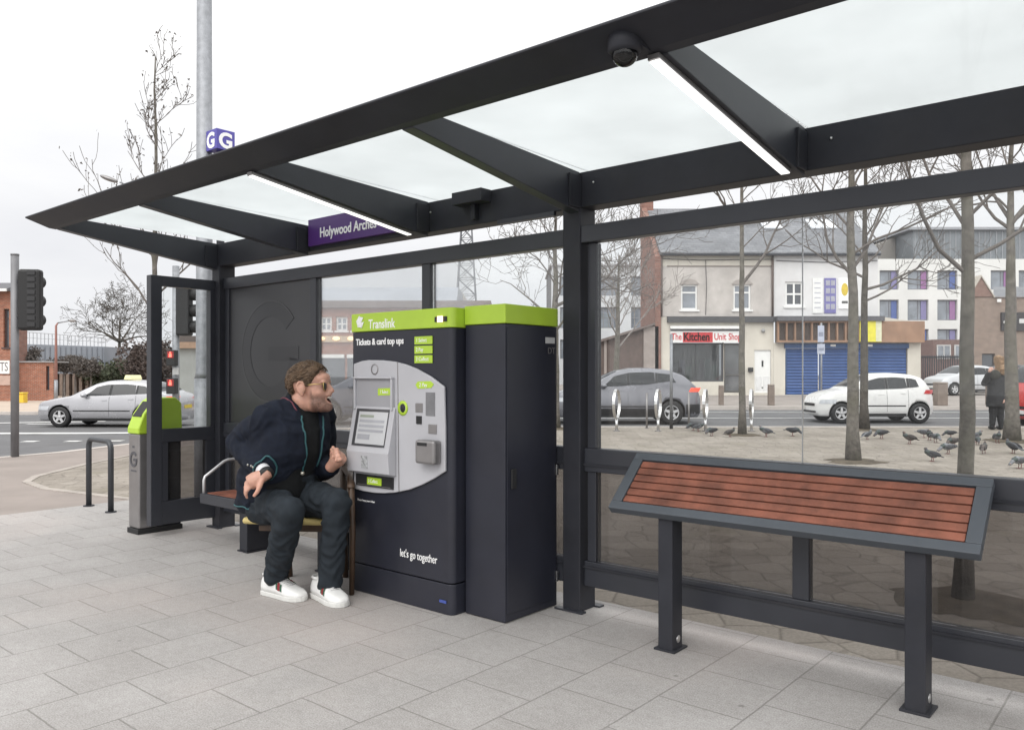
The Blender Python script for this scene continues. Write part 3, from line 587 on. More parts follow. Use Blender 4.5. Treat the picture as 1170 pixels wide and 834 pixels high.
# ------------------------------------------------------------------ hoop, poles, signals
hb = thing('hoop_barrier', 'dark steel hoop barrier standing at the edge of the grey paving', 'barrier', (-9.58, 4.01, 0), None, 'S')
pts = [(-9.9, 4.02, 0), (-9.9, 4.02, .70)]+[(-9.9+.09*(1-math.cos(a)), 4.02, .70+.09*math.sin(a)) for a in [PI/10*i for i in range(1, 6)]]+[(-9.27-.09*(1-math.cos(a)), 4.0, .70+.09*math.sin(a)) for a in [PI/10*i for i in range(5, 0, -1)]]+[(-9.27, 4.0, .70), (-9.27, 4.0, 0)]
MB().tube(pts, .031, 12).build('hoop', M('dark_steel_hoop', (.055, .058, .065), .4, .3, .1, 6.), hb)
for u, v in ((-9.9, 4.02), (-9.27, 4.0)): MB().lathe([(.001, .012), (.06, .012), (.06, 0), (.001, 0)], (u, v, 0), 16).build('collar', DARK, hb)
def lamp_pole():
    b = at(233.5, 427, 8.8); b.z = 0
    t = thing('lamp_column', 'thick galvanised lighting column rising behind the shelter end, beyond the frame', 'lamp post', tuple(b))
    MB().tube([b, b+Vector((0, 0, 1.5))], .105, 20).build('base_section', GALV, t)
    MB().tube([b+Vector((0, 0, 1.5)), b+Vector((0, 0, 1.56)), b+Vector((0, 0, 9.5))], [.105, .088, .07], 20).build('shaft', GALV, t)
    MB().lathe([(.001, .14), (.13, .14), (.15, 0), (.001, 0)], b, 20).build('root_collar', DARK, t)
    MB().tube([b+Vector((0, 0, 9.5)), b+Vector((-.3, .4, 9.8)), b+Vector((-1.2, 1.4, 9.95))], [.06, .05, .035], 12).build('arm', GALV, t)
    MB().ell(b+Vector((-1.6, 1.85, 9.95)), (.45, .2, .08), Matrix.Rotation(2.28, 3, 'Z')).build('lantern', MGREY, t)
lamp_pole()
b = at(252, 427, 8.75); us = toS(b)
st = thing('stop_marker', 'violet cube stop sign lettered with white rings, above the shelter roof end', 'sign', (us[0], us[1], 0), None, 'S')
MB().box(us[0]-.03, us[0]+.03, us[1]-.03, us[1]+.03, 0, 3.95).build('pole', DARK, st)
cu = MB().box(us[0]-.108, us[0]+.108, us[1]-.108, us[1]+.108, 3.952, 4.168).build('cube', VIOLET, st, .004)
text('lettering', 'G', .225, WTEXT, cu, (us[0]+.110, us[1]-.085, 4.045), (0, 1, 0), (0, 0, 1), .003, bold=.008)
text('lettering', 'G', .225, WTEXT, cu, (us[0]-.09, us[1]-.110, 4.045), (1, 0, 0), (0, 0, 1), .003, bold=.008)
def signal_pole():
    b = at(17, 521, 15.1); b.z = 0
    t = thing('traffic_signal', 'grey post with black traffic signal head seen from behind, at footway edge', 'traffic light', tuple(b))
    MB().tube([b, b+Vector((0, 0, 3.78))], .07, 16).lathe([(.001, 3.80), (.074, 3.79), (.074, 3.76)], b, 16).build('post', M('grey_post', (.19, .19, .20), .5, .3, .15, 4.), t)
    R = Matrix.Rotation(.12, 3, 'Z'); c = b+Vector((.285, .02, 2.93))
    hd = MB().box(c.x-.20, c.x+.20, c.y-.10, c.y+.10, c.z-.57, c.z+.57, 0, R).build('signal_head', BLACK, t, .05)
    rb = MB()
    for i in range(9): rb.box(c.x-.02, c.x+.12, c.y-.115, c.y-.10, c.z-.50+i*.12, c.z-.42+i*.12, 0, R, c)
    rb.build('back_ribs', M('signal_rib', (.02, .02, .022), .5), hd)
    MB().box(b.x+.05, c.x-.15, b.y-.03, b.y+.03, c.z+.3, c.z+.36).box(b.x+.05, c.x-.15, b.y-.03, b.y+.03, c.z-.36, c.z-.30).build('bracket', DARK, t)
    for k in (0, 1, 2):
        MB().lathe([(.001, .12), (.11, .12), (.12, .30), (.115, .30), (.105, .125)], (c.x, c.y, c.z-.36+.36*k), 16, axis='y').build('lens_hood', BLACK, hd)
signal_pole()
def ped_signal():
    Y = 13.5; b = at(201, 427, Y); b.z = 0
    t = thing('crossing_signal', 'grey post with two red crossing boxes and signal head, behind end screen', 'traffic light', tuple(b))
    MB().tube([b, b+Vector((0, 0, 3.35))], .057, 14).build('post', GALV, t)
    c = at(211, 355, Y)
    hd = MB().box(c.x-.11, c.x+.11, c.y-.12, c.y+.1, c.z-.42, c.z+.42).build('signal_head', BLACK, t, .03)
    MB().box(b.x, c.x, b.y-.02, b.y+.02, c.z+.2, c.z+.25).build('bracket', DARK, t)
    for k in range(3): MB().lathe([(.001, 0), (.10, 0), (.11, .16), (.1, .16)], (c.x+.11, c.y, c.z-.27+.27*k), 12, axis='x').build('lens_hood', BLACK, hd)
    red = emit('lit_red_man', (1., .10, .07), 3.2)
    for y in (409, 441):
        p = at(197, y, Y-.08)
        bx = MB().box(p.x-.075, p.x+.075, p.y-.08, p.y+.06, p.z-.13, p.z+.13).build('crossing_box', BLACK, t, .012)
        MB().box(p.x-.055, p.x+.055, p.y-.085, p.y-.0805, p.z+.0, p.z+.11).build('lamp_field', M('dark_red_field', (.25, .02, .02), .4), bx)
        MB().ell((p.x, p.y-.087, p.z+.085), (.015, .006, .016), None, 8, 6).box(p.x-.022, p.x+.022, p.y-.09, p.y-.086, p.z+.012, p.z+.068).build('red_man', red, bx)
    ck = at(200.5, 424, Y-.1); MB().box(ck.x-.05, ck.x+.05, ck.y, ck.y+.03, ck.z-.06, ck.z+.06).build('push_panel', M('button_panel', (.4, .4, .4), .5), t)
ped_signal()
# ------------------------------------------------------------------ trees
def barkmat(name, c, moss=(.11, .105, .06), m_=.5):
    m, nt, b = nodes(name); tc = N(nt, 'ShaderNodeTexCoord'); L = nt.links.new
    n1 = N(nt, 'ShaderNodeTexNoise', Scale=9., Detail=8., Roughness=.7); L(tc.outputs['Object'], n1.inputs['Vector'])
    r1 = ramp(nt, .3, .7, tuple(x*.45 for x in c), tuple(min(1, x*1.4) for x in c)); L(n1.outputs['Fac'], r1.inputs[0])
    n2 = N(nt, 'ShaderNodeTexNoise', Scale=2.2, Detail=6.); L(tc.outputs['Object'], n2.inputs['Vector'])
    r2 = ramp(nt, .45, .68, (0, 0, 0), (m_, m_, m_)); L(n2.outputs['Fac'], r2.inputs[0])
    L(mixc(nt, r2.outputs[0], r1.outputs[0], moss), b.inputs['Base Color']); b.inputs['Roughness'].default_value = .95
    bp = N(nt, 'ShaderNodeBump', Strength=.6, Distance=.02); L(n1.outputs['Fac'], bp.inputs['Height']); L(bp.outputs[0], b.inputs['Normal'])
    return m
BARK = barkmat('grey_brown_bark', (.142, .129, .114), (.10, .098, .06), .5); BARKL = barkmat('pale_branch_bark', (.26, .235, .22), m_=.15); BARKD = barkmat('dark_bark', (.085, .075, .065), m_=.2)
TWIG = M('twig_bark', (.125, .11, .10), .9, 0, .3, 8.)
def branch(mb, rng, p, d, L, r, lev, maxlev, rmin, buds, up=.25, ang=.75, dens=1.0):
    if lev == 0: rmin *= .72
    n = 5 if lev < 2 else 4; pts = [p.copy()]; dd = d.normalized(); seg = L/n
    for i in range(n):
        j = Vector((rng.gauss(0, 1), rng.gauss(0, 1), rng.gauss(0, 1)))*.16
        dd = (dd+j+Vector((0, 0, up*.25))).normalized(); pts.append(pts[-1]+dd*seg)
    rad = [max(rmin, r*(1-.72*i/n)) for i in range(n+1)]
    mb.tube(pts, rad, 6 if lev < 2 else (4 if r > rmin*1.4 else 3), False)
    if lev >= maxlev:
        if buds is not None:
            for q in pts[2:]:
                if rng.random() < .75: buds.append((q, rng.uniform(.6, 1.4)))
        return
    k = max(2, int((5 if lev == 0 else 4)*dens+rng.random()))
    for i in range(k):
        t = .25+.72*(i+rng.random())/k; f = t*n; a = int(min(f, n-1)); q = pts[a].lerp(pts[a+1], f-a)
        ax = (pts[a+1]-pts[a]).normalized(); o = ax.orthogonal().normalized(); o = Matrix.Rotation(rng.uniform(0, 2*PI), 3, ax) @ o
        nd = (ax*math.cos(ang)+o*math.sin(ang)).normalized()
        branch(mb, rng, q, nd, L*rng.uniform(.42, .68), max(rmin, r*(1-.7*t)*.62), lev+1, maxlev, rmin, buds, up, ang, dens)
def tree(name, label, base, Ht, r0, first, nl, llen, seed, mat=None, tmat=None, maxlev=3, rmin=.006, leader=.95, up=.35, ang=.75, wide=.9, buds=None, group=None, lean=(0, 0), dens=1.0, manual=None, budsize=.03, budmat=None, toff=0.):
    rng = random.Random(seed); b = Vector(base); t = thing(name, label, 'tree', tuple(base), group)
    n = 12; pts = []; dx = dy = 0
    for i in range(n+1):
        z = Ht*leader*i/n; pts.append(b+Vector((lean[0]*z+dx, lean[1]*z+dy, z-.03))); dx += rng.gauss(0, .012*Ht/6); dy += rng.gauss(0, .012*Ht/6)
    fr = lambda z: max(rmin, r0*(1-.80*(z/(Ht*leader))**1.25))
    rad = [fr(Ht*leader*i/n)*(1.0+(.35 if i == 0 else 0)) for i in range(n+1)]
    tr = MB().tube(pts, rad, 12).build('trunk', tmat or BARK, t)
    mb = MB(); bl = [] if buds else None
    def pos(z): f = z/(Ht*leader)*n; a = int(min(f, n-1)); return pts[a].lerp(pts[a+1], f-a)
    if manual:
        for z, az, el, L, rr in manual:
            branch(mb, rng, pos(z), Vector((math.cos(az)*math.cos(el), math.sin(az)*math.cos(el), math.sin(el))), L, rr, 0, maxlev, rmin, bl, up, ang, dens)
    for i in range(nl):
        z = first+(Ht*leader-first)*((i+rng.random()*.8)/nl)**.9; az = i*2.4+rng.uniform(-.5, .5); el = rng.uniform(.35, 1.0)
        f = 1-.62*(z-first)/(Ht-first)
        branch(mb, rng, pos(z), Vector((math.cos(az)*math.cos(el)*wide, math.sin(az)*math.cos(el)*wide, math.sin(el))), llen*f*rng.uniform(.75, 1.15), fr(z)*.38, 0, maxlev, rmin, bl, up, ang, dens)
    cr_ = mb.build('crown', mat or TWIG, t, normals=False)
    if buds:
        bm_ = MB()
        for q, s_ in bl:
            for k in range(buds):
                c = q+Vector((rng.gauss(0, 1), rng.gauss(0, 1), rng.gauss(0, 1)))*budsize; s = budsize*s_*.55
                v = [c+Vector((rng.uniform(-1, 1), rng.uniform(-1, 1), rng.uniform(-1, 1)))*s*1.6 for _ in range(4)]
                bm_.add(v, [(0, 1, 2), (0, 2, 3), (0, 3, 1), (1, 3, 2)])
        bm_.build('buds', budmat or TWIG, cr_, normals=False)
    return t
def gz(x, Y): X = (x-CX)/FPX*Y; return Vector((X, Y, g(X, Y)))
tree('young_tree', 'slim bare young tree with bud clusters, behind the end screen', gz(178, 15.), 7.7, .062, 3.0, 12, 1.55, 14, TWIG, BARK, 2, .007, .97, .7, .55, .8, 1, None, (.001, 0), .8, [(2.7, 3.0, .55, 1.6, .022), (3.0, .2, .8, 1.6, .022), (3.4, 2.6, .95, 1.8, .022)], .035)
tree('round_tree', 'broad round bare tree far behind the silver taxi', gz(137, 62.), 7.0, .21, 4.6, 12, 3.1, 5, BARKD, BARKD, 3, .017, .80, .12, .8, 1.3, 1, None, (0, 0), .82, [(4.0, a, .42, 3.4, .08) for a in (.3, 1.5, 2.8, 3.5, 4.6, 5.7)], .05, BARKD)
PG = 'bare trees on the stone plaza'
tree('plaza_tree', 'thin bare plaza tree in front of the white shop door', gz(848, 19.2), 8.2, .085, 4.2, 8, 2.2, 21, TWIG, BARK, 2, .008, .95, .5, .7, .9, None, PG, (-.004, 0), .9, [(3.6, -.15, .85, 2.4, .045), (5.0, 2.9, .7, 2.0, .04)])
tree('plaza_tree', 'stout bare plaza tree, nearer of the overlapping pair before the white hatchback', gz(975, 14.3), 7.6, .108, 3.4, 9, 2.3, 33, TWIG, BARK, 3, .007, .95, .45, .75, .95, None, PG, (.002, 0), .8, [(3.3, 2.9, .55, 2.0, .032), (3.4, .2, .8, 2.1, .032)])
tree('plaza_tree', 'darker bare plaza tree, farther of the overlapping pair before the white hatchback', gz(988, 20.6), 8.6, .105, 3.8, 10, 2.7, 44, TWIG, BARKD, 3, .009, .95, .4, .8, 1., None, PG, (0, 0), .8, [(3.6, .15, .55, 2.7, .042), (3.9, 3.0, .5, 2.4, .036), (3.3, .4, .35, 2.0, .032)])
tree('plaza_tree', 'closest bare plaza tree, greenish trunk seen through the dark lower glass', gz(1100, 5.5), 5.4, .056, 2.4, 9, 1.4, 55, TWIG, BARK, 3, .0035, .96, .5, .7, .9, None, PG, (-.0006, 0), .8, [(2.25, 3.1, .75, 1.3, .016), (2.35, .1, .6, 1.2, .016), (2.55, 2.7, .9, 1.2, .015)])
tree('plaza_tree', 'bare plaza tree beside the long haired person, mossy brown trunk', gz(1156, 17.8), 7.6, .145, 4.6, 9, 2.2, 66, TWIG, BARK, 3, .008, .95, .45, .7, .95, None, PG, (0, 0), .8, [(4.7, 2.9, .6, 2.0, .04), (4.8, .2, .9, 2.4, .055), (4.9, 1.5, .9, 2.2, .045)])
tree('plaza_tree', 'bare twiggy tree with its trunk behind the cabinet and its crown over the lime lid', gz(634, 21.), 6.6, .12, 2.4, 13, 2.9, 77, TWIG, BARK, 3, .009, .9, .35, .8, 1.1, None, PG, (0, 0), .85, [(3.2, 0.1, .6, 2.9, .05)])
SOIL = M('tree_pit_soil', (.095, .078, .058), .95, 0, .4, 5., .8, 40., .2)
for x, Y, rr in ((848, 19.2, .42), (975, 14.3, .5), (988, 20.6, .45), (1100, 5.5, .42), (1156, 17.8, .55), (634, 21., .5)):
    c = gz(x, Y); rg = random.Random(int(x)); ring = [Vector((c.x+rr*(1+.12*rg.gauss(0, 1))*math.cos(a), c.y+rr*(1+.12*rg.gauss(0, 1))*math.sin(a), 0)) for a in [2*PI*k/22 for k in range(22)]]
    mb = MB(); vs = [Vector((c.x, c.y, c.z+.03))]+[c.lerp(p, .6)+Vector((0, 0, 0)) for p in ring]+ring
    vs = [vs[0]]+[Vector((p.x, p.y, g(p.x, p.y)+.018)) for p in vs[1:23]]+[Vector((p.x, p.y, g(p.x, p.y)-.002)) for p in vs[23:]]
    fsx = [(0, 1+k, 1+(k+1) % 22) for k in range(22)]+[(1+k, 23+k, 23+(k+1) % 22, 1+(k+1) % 22) for k in range(22)]
    structure(mb.add(vs, fsx, 0, True).build('tree_pit', SOIL))
tree('street_tree', 'bare twiggy tree in front of the grey office block, left of the shop terrace', gz(704, 33.), 6.6, .14, 1.9, 14, 2.8, 88, BARKL, BARK, 3, .012, .92, .5, .7, .9, None, None, (.01, 0), .9)
for i, (x, y0, s) in enumerate(((30, 408, 1.), (73, 415, .85), (86, 414, .9), (104, 417, .85))):
    Y = 48.+i*2; b = gz(x, Y); b.z = 0.
    h = H-(y0-HY)/FPX*Y
    tree('pollarded_tree', ['pollarded street tree with pale trunk, in front of the brick building corner', 'pollarded street tree just right of the red lamp column', 'pollarded street tree in the middle of the grey clad wall', 'pollarded street tree at right end of the grey clad wall'][i], b, h, .09, h*.62, 9, 1.0*s, 100+i, TWIG, BARKL, 2, .018, .85, .5, .8, 1.1, 3, 'pollarded trees by the clad wall', (0, 0), 1.1, None, .10)
# shrubs: leafy mass made of small faces on a few stems
def shrub(name, label, c, rx, ry, h, mat, n, seed, fs=.10, group=None):
    rng = random.Random(seed); t = thing(name, label, 'shrub', tuple(c), group); c = Vector(c)
    sm_ = MB()
    for i in range(9):
        a = rng.uniform(0, 2*PI); e = c+Vector((rx*.7*math.cos(a), ry*.7*math.sin(a), h*rng.uniform(.6, .95)))
        sm_.tube([c+Vector((rng.gauss(0, .1)*rx, rng.gauss(0, .1), 0)), c.lerp(e, .5)+Vector((0, 0, .15*h)), e], [.04, .03, .012], 5)
    sm_.build('stems', BARKD, t); mb = MB(); off = [(rng.uniform(-1, 1)*rx*.65, rng.uniform(-1, 1)*ry*.6, rng.uniform(.35, .8)*h, rng.uniform(.28, .5)) for _ in range(11)]
    for i in range(n):
        ox, oy, oz, k = off[rng.randrange(len(off))]
        d = Vector((rng.gauss(0, 1), rng.gauss(0, 1), rng.gauss(0, 1))).normalized()*rng.uniform(.55, 1.08)
        p = c+Vector((ox+d.x*rx*k*1.1, oy+d.y*ry*k*1.1, max(.05, oz+d.z*h*k*.75)))
        a = Vector((rng.uniform(-1, 1), rng.uniform(-1, 1), rng.uniform(-1, 1))).normalized(); b_ = a.orthogonal().normalized()*fs*rng.uniform(.5, 1.2); a = a*fs*rng.uniform(.5, 1.2)
        mb.add([p-a, p+b_*.5, p+a, p-b_*.5], [(0, 1, 2, 3)])
    mb.build('foliage', mat, t, normals=False); return t
LEAFD = M('dark_evergreen_leaf', (.045, .055, .03), .8, 0, .5, 3.); LEAFB = M('brown_beech_leaf', (.085, .066, .060), .85, 0, .4, 3.); LEAFG = M('dull_green_leaf', (.075, .085, .05), .8, 0, .45, 3.)
shrub('evergreen_bush', 'dull green bush under the broad bare tree', (gz(122, 56).x, 56, 0), 1.8, 1.5, 2.5, LEAFG, 2600, 1, .16)
shrub('evergreen_bush', 'dark bush right of the broad bare tree trunk, behind the taxi roof sign', (gz(140, 54).x, 54, 0), 1.4, 1.5, 2.4, LEAFD, 2200, 2, .15)
shrub('beech_bush', 'large brown leaved bush left of the end screen frame', (gz(161, 52).x, 52, 0), 1.5, 1.4, 3.5, LEAFB, 3200, 3, .15)
shrub('beech_bush', 'brown leaved bush seen through the end screen behind the red signals', (gz(190, 55).x, 55, 0), 1.3, 1.4, 3.7, LEAFB, 2400, 4, .15)
# ------------------------------------------------------------------ buildings
def P(x, y, Y): return at(x, y, Y)
def wall(mb, Y, x0, x1, z0, z1, th, holes=(), mi=0):
    """front wall facing the viewer at depth Y with real openings; holes = (x0,x1,z0,z1)"""
    xs = sorted({x0, x1, *[h for q in holes for h in q[:2]]}); zs = sorted({z0, z1, *[h for q in holes for h in q[2:]]})
    for i in range(len(xs)-1):
        run = None
        for j in range(len(zs)-1):
            cx, cz = (xs[i]+xs[i+1])/2, (zs[j]+zs[j+1])/2
            inside = any(h[0] < cx < h[1] and h[2] < cz < h[3] for h in holes)
            if not inside:
                if run is None: run = zs[j]
            if (inside or j == len(zs)-2) and run is not None:
                top = zs[j] if inside else zs[j+1]; mb.box(xs[i], xs[i+1], Y, Y+th, run, top, mi); run = None
    return mb
def window(parent, Y, x0, x1, z0, z1, fmat, pmat, fw=.07, bars=(), vb=(), sill=True, rec=.08, name='window'):
    mb = MB(); y0 = Y+rec; y1 = y0+.06
    mb.box(x0, x0+fw, y0, y1, z0, z1).box(x1-fw, x1, y0, y1, z0, z1).box(x0+fw, x1-fw, y0, y1, z1-fw, z1).box(x0+fw, x1-fw, y0, y1, z0, z0+fw)
    for t in bars: z = z0+(z1-z0)*t; mb.box(x0+fw, x1-fw, y0-.002, y1-.002, z-fw*.4, z+fw*.4)
    for t in vb: x = x0+(x1-x0)*t; mb.box(x-fw*.4, x+fw*.4, y0-.003, y1-.003, z0+fw, z1-fw)
    f = mb.build(name, fmat, parent)
    MB().box(x0+fw*.5, x1-fw*.5, y0+.03, y0+.04, z0+fw*.5, z1-fw*.5).build('pane', pmat, f)
    if sill: MB().box(x0-.08, x1+.08, Y-.07, Y+rec, z0-.09, z0-.002).build('sill', fmat, f)
    return f
YF = 40.
fx = lambda x, Y=YF: (x-CX)/FPX*Y
fz = lambda y, Y=YF: H-(y-HY)/FPX*Y
G0 = fz(451.5)
# kitchen shop (left half of the terrace)
A = thing('kitchen_shop', 'grey pebble dashed shop with red and white fascia and brick gable', 'shop', (fx(800), YF, G0))
xl, xm, xr = fx(755), fx(853), fx(884)
wins = [(fx(778), fx(797), fz(354), fz(325)), (fx(838), fx(858), fz(354), fz(325))]
wall(MB(), YF, xl, xr, fz(361.5), fz(304), .3, wins).build('upper_wall', PEBBLE, A)
MB().box(xl, xr, YF+.002, YF+.3, fz(304), fz(292)).build('eaves_band', CREAM, A)
for q in wins: window(A, YF, *q, WHITE, PANEL, .09, (.68,))
for q in wins: MB().prism([(q[0]-.1, YF-.03, q[3]), (q[1]+.1, YF-.03, q[3]), (q[1]-.1, YF-.03, q[3]+.2), ((q[0]+q[1])/2, YF-.03, q[3]+.27), (q[0]+.1, YF-.03, q[3]+.2)], (0, .028, 0)).build('window_arch', M('render_arch', (.33, .30, .28), .9), A)
zr = 10.6; yr = YF+4.3; ybk = YF+5.2
def roof(parent, x0, x1, ze, name='roof'):
    mb = MB().prism([(x0, YF-.25, ze), (x0, YF-.25, ze+.1), (x0, yr, zr), (x0, ybk, zr-.6), (x0, ybk, ze)], (x1-x0, 0, 0)); o = mb.build(name, SLATE, parent)
    return o
ra = roof(A, xl-.05, xr-.003, fz(291.5)); zs_ = (zr-fz(291.5)-.1)/(yr-YF+.25)
def skylight(rf, x0, x1, y0, y1):
    za = lambda yy: fz(291.5)+.1+(yy-YF+.25)*zs_
    f = MB().prism([(x0, y0, za(y0)+.03), (x1, y0, za(y0)+.03), (x1, y1, za(y1)+.03), (x0, y1, za(y1)+.03)], (0, -.04, .06)).build('skylight', M('skylight_pale_glass', (.72, .74, .78), .08, 0, .05, 3., 0, 1, .9), rf)
skylight(ra, fx(812), fx(829), YF+2.0, YF+3.0)
MB().box(xl, xr, YF-.36, YF-.252, fz(293.2), fz(291)).build('gutter', DARK, A)
for x in (755.5, 882): MB().tube([(fx(x), YF-.09, fz(292)), (fx(x), YF-.09, fz(362))], .05, 8).build('downpipe', M('brown_downpipe', (.10, .07, .06), .6), A)
gw = [(xl-.30, YF-.1, G0), (xl-.30, YF-.1, fz(291)-.1), (xl-.30, yr, zr+.15), (xl-.30, yr+.15, zr+.1), (xl-.30, yr+.15, G0)]
gb = MB().prism(gw, (.295, 0, 0)).build('gable_wall', REDBR, A)
MB().box(xl-.28, xl+.35, yr-.2, yr+.5, zr-.7, zr+.9).build('chimney', REDBR, A)
# ground floor
wall(MB(), YF, xl+.02, xr, G0, fz(362), .3, [(fx(766), fx(827), fz(436), fz(373.5)), (fx(827.2), fx(849), G0+.12, fz(373.5)), (fx(862), fx(881), G0+.12, fz(400))]).build('lower_wall', CREAM, A)
MB().box(xl+.3, xr-.01, YF-.22, YF-.001, fz(368.5), fz(362)).build('string_course', M('dark_course', (.07, .07, .075), .7), A)
MB().box(fx(765), fx(849.5), YF-.30, YF-.002, fz(376), fz(373)).build('shutter_box', WHITE, A, .02)
MB().box(fx(766), fx(849), YF-.02, YF+.1, fz(380), fz(376.2)).build('shutter_roll', M('dirty_shutter', (.16, .16, .17), .6, 0, .4, 9.), A)
sg = MB().box(fx(765.5), fx(849.2), YF-.14, YF-.025, fz(391.5), fz(378.5)).build('sign_board', WHITE, A)
RED = M('shop_sign_red', (.52, .03, .035), .45, 0, .06, 3.); REDT = M('red_lettering', (.50, .03, .04), .5)
MB().box(fx(779.5), fx(813.5), YF-.147, YF-.141, fz(391.3), fz(379.8)).build('sign_block', RED, sg)
def stext(s, x, y, size, mat, par, Y, sx=1., bold=.004): return text('lettering', s, size, mat, par, (fx(x), Y, fz(y)), (1, 0, 0), (0, 0, 1), .006, sx=sx, bold=bold)
stext('The', 766.5, 385.2, .46, REDT, sg, YF-.144, .70, .008); stext('Kitchen', 780.3, 385.4, .56, M('sign_dark_letter', (.008, .003, .003), .6, spec=.1), sg, YF-.15, .74, .016); stext('Unit', 815, 385.2, .46, REDT, sg, YF-.144, .74, .008); stext('Shop', 831.5, 385.2, .46, REDT, sg, YF-.144, .66, .008)
INT = M('shop_interior_dark', (.035, .035, .04), .7, 0, .5, 1.2)
sw = MB().box(fx(766), fx(827), YF+.9, YF+.95, fz(436), fz(391)).build('display_back', INT, A)
win = window(A, YF, fx(766.2), fx(826.8), fz(436), fz(391.7), M('dark_shop_frame', (.05, .05, .055), .5), glass('shop_glass', (.55, .57, .58), 1.2, .06, .02), .08, (), (.48,), False, .10, 'shop_window')
rng = random.Random(3)
for k in range(7): # things shown in the window
    x = fx(771+k*7.4); hh = rng.uniform(.5, 1.3)
    MB().box(x, x+.28, YF+.45, YF+.6, fz(434), fz(434)+hh).box(x+.03, x+.25, YF+.44, YF+.46, fz(434)+hh*.2, fz(434)+hh*.9).build('display_panel', M('display_%d' % k, tuple(rng.uniform(.05, .22) for _ in range(3)), .6), A)
dG = window(A, YF, fx(827.6), fx(848.6), G0+.12, fz(392), M('bronze_door_frame', (.09, .085, .08), .5), M('grey_door_glass', (.12, .125, .13), .1, 0, .4, 1.), .09, (.36,), (), False, .14, 'shop_door')
wd = MB().box(fx(862.2), fx(880.8), YF+.06, YF+.12, G0+.12, fz(400.2)).build('white_door', WHITE, A)
for a_, b_ in ((864, 870.5), (872.5, 879)): MB().box(fx(a_), fx(b_), YF+.045, YF+.06, fz(446), fz(430)).build('door_panel', M('white_door_panel', (.66, .66, .66), .5), wd, .01)
MB().box(fx(870.6), fx(872.6), YF+.05, YF+.06, fz(419), fz(412)).box(fx(869), fx(874.5), YF+.05, YF+.06, fz(443.5), fz(442.3)).build('letter_plate', BLACK, wd)
MB().box(fx(862), fx(881), YF+.02, YF+.14, fz(400), fz(397.5)).build('door_head', M('door_head_grey', (.45, .45, .46), .6), A)
MB().box(fx(854.5), fx(859.5), YF-.2, YF-.002, fz(425), fz(420)).build('post_box', BLACK, A, .02)
MB().ell((fx(871.5), YF-.08, fz(378)), (.1, .1, .1), None, 10, 6).build('bulkhead_lamp', M('lamp_grey', (.3, .3, .3), .5), A)
# white building with blue shutters
B = thing('shuttered_shop', 'white rendered shop with blue roller shutters and brown sign band', 'shop', (fx(950), YF, G0))
xb0, xb1, xb2 = fx(884.2), fx(1003), fx(1052)
wq = (fx(897), fx(918), fz(350), fz(322))
wall(MB(), YF-.02, xb0, xb1, fz(366), fz(292), .3, [wq]).build('upper_wall', WRENDER, B)
window(B, YF-.02, *wq, WHITE, PANE, .11, (.5,), (.5,))
rb = roof(B, xr+.003, xb1+.05, fz(291.5)); 
for a_, b_ in ((887, 910), (944, 975)): skylight(rb, fx(a_), fx(b_), YF+2.0, YF+2.9)
MB().box(xb0, xb1, YF-.36, YF-.252, fz(293.2), fz(291)).build('gutter', DARK, B)
MB().box(xb1-.25, xb1, YF+.29, ybk, G0, fz(292)).build('side_wall', WRENDER, B)
mb = MB(); mb.prism([(xb1-.2, YF+.1, fz(292)), (xb1-.2, yr, zr), (xb1-.2, ybk, fz(292))], (.2, 0, 0)); mb.build('gable_wall', WRENDER, B)
for x0, x1, y0, y1, mt, nm in ((928, 939.5, 358, 318, WHITE, 'a'), (941.5, 954.5, 358, 318, M('violet_notice', (.16, .15, .36), .5, 0, .1, 4.), 'b'), (957.5, 972, 353, 318, WTEXT, 'c'), (984, 989, 356, 319, WHITE, 'd')):
    n_ = MB().box(fx(x0), fx(x1), YF-.07, YF-.021, fz(y0), fz(y1)).build('notice_board', mt, B)
    if nm == 'b':
        for r in range(4):
            for c_ in range(2): MB().box(fx(943+c_*5.8), fx(947.6+c_*5.8), YF-.075, YF-.0701, fz(326.5+r*9), fz(320.5+r*9)).build('notice_tile', M('notice_tile_grey', (.36, .36, .42), .5), n_)
    if nm == 'a':
        for r in range(6): MB().box(fx(930), fx(937), YF-.074, YF-.0701, fz(324.4+r*5.6), fz(323+r*5.6)).build('notice_line', M('pale_line', (.45, .45, .5), .5), n_)
    if nm == 'c':
        MB().ell((fx(964.5), YF-.07, fz(331)), (.17, .01, .32), None, 14, 8).build('yellow_spot', M('notice_yellow', (.62, .46, .05), .5), n_)
        MB().box(fx(961), fx(968), YF-.074, YF-.0701, fz(347), fz(344)).build('notice_line', M('dark_line', (.1, .1, .1), .5), n_)
zt, zb = fz(367.5), fz(391.5)
MB().box(xb0+.003, xb1+.1, YF-.55, YF-.021, zt+.004, fz(362)).build('canopy', M('dark_canopy', (.10, .10, .11), .7), B)
BRS = M('weathered_brown_sign', (.30, .185, .125), .7, 0, .2, 1.5, 0, 60, .3, 0, .4)
MB().box(fx(965), xb2, YF-.4, YF-.022, zb, zt).build('sign_band', BRS, B)
MB().box(xb0+.05, fx(964.8), YF-.22, YF-.022, zb, zt).build('sign_back', M('sign_recess_brown', (.085, .065, .055), .8, 0, .3, 2.), B)
fm = MB(); fm.box(xb0+.05, fx(964.8), YF-.4, YF-.221, zt-.08, zt).box(xb0+.05, fx(964.8), YF-.4, YF-.221, zb, zb+.10)
for k in range(9): x = xb0+.1+k*(fx(964)-xb0-.15)/8; fm.box(x-.04, x+.04, YF-.39, YF-.221, zb+.101, zt-.081)
fm.build('sign_frame', BRS, B)
ys_ = MB().box(fx(978), fx(1002.5), YF-.46, YF-.402, fz(391), fz(366.5)).build('yellow_sign', M('yellow_sign_face', (.68, .62, .06), .5), B)
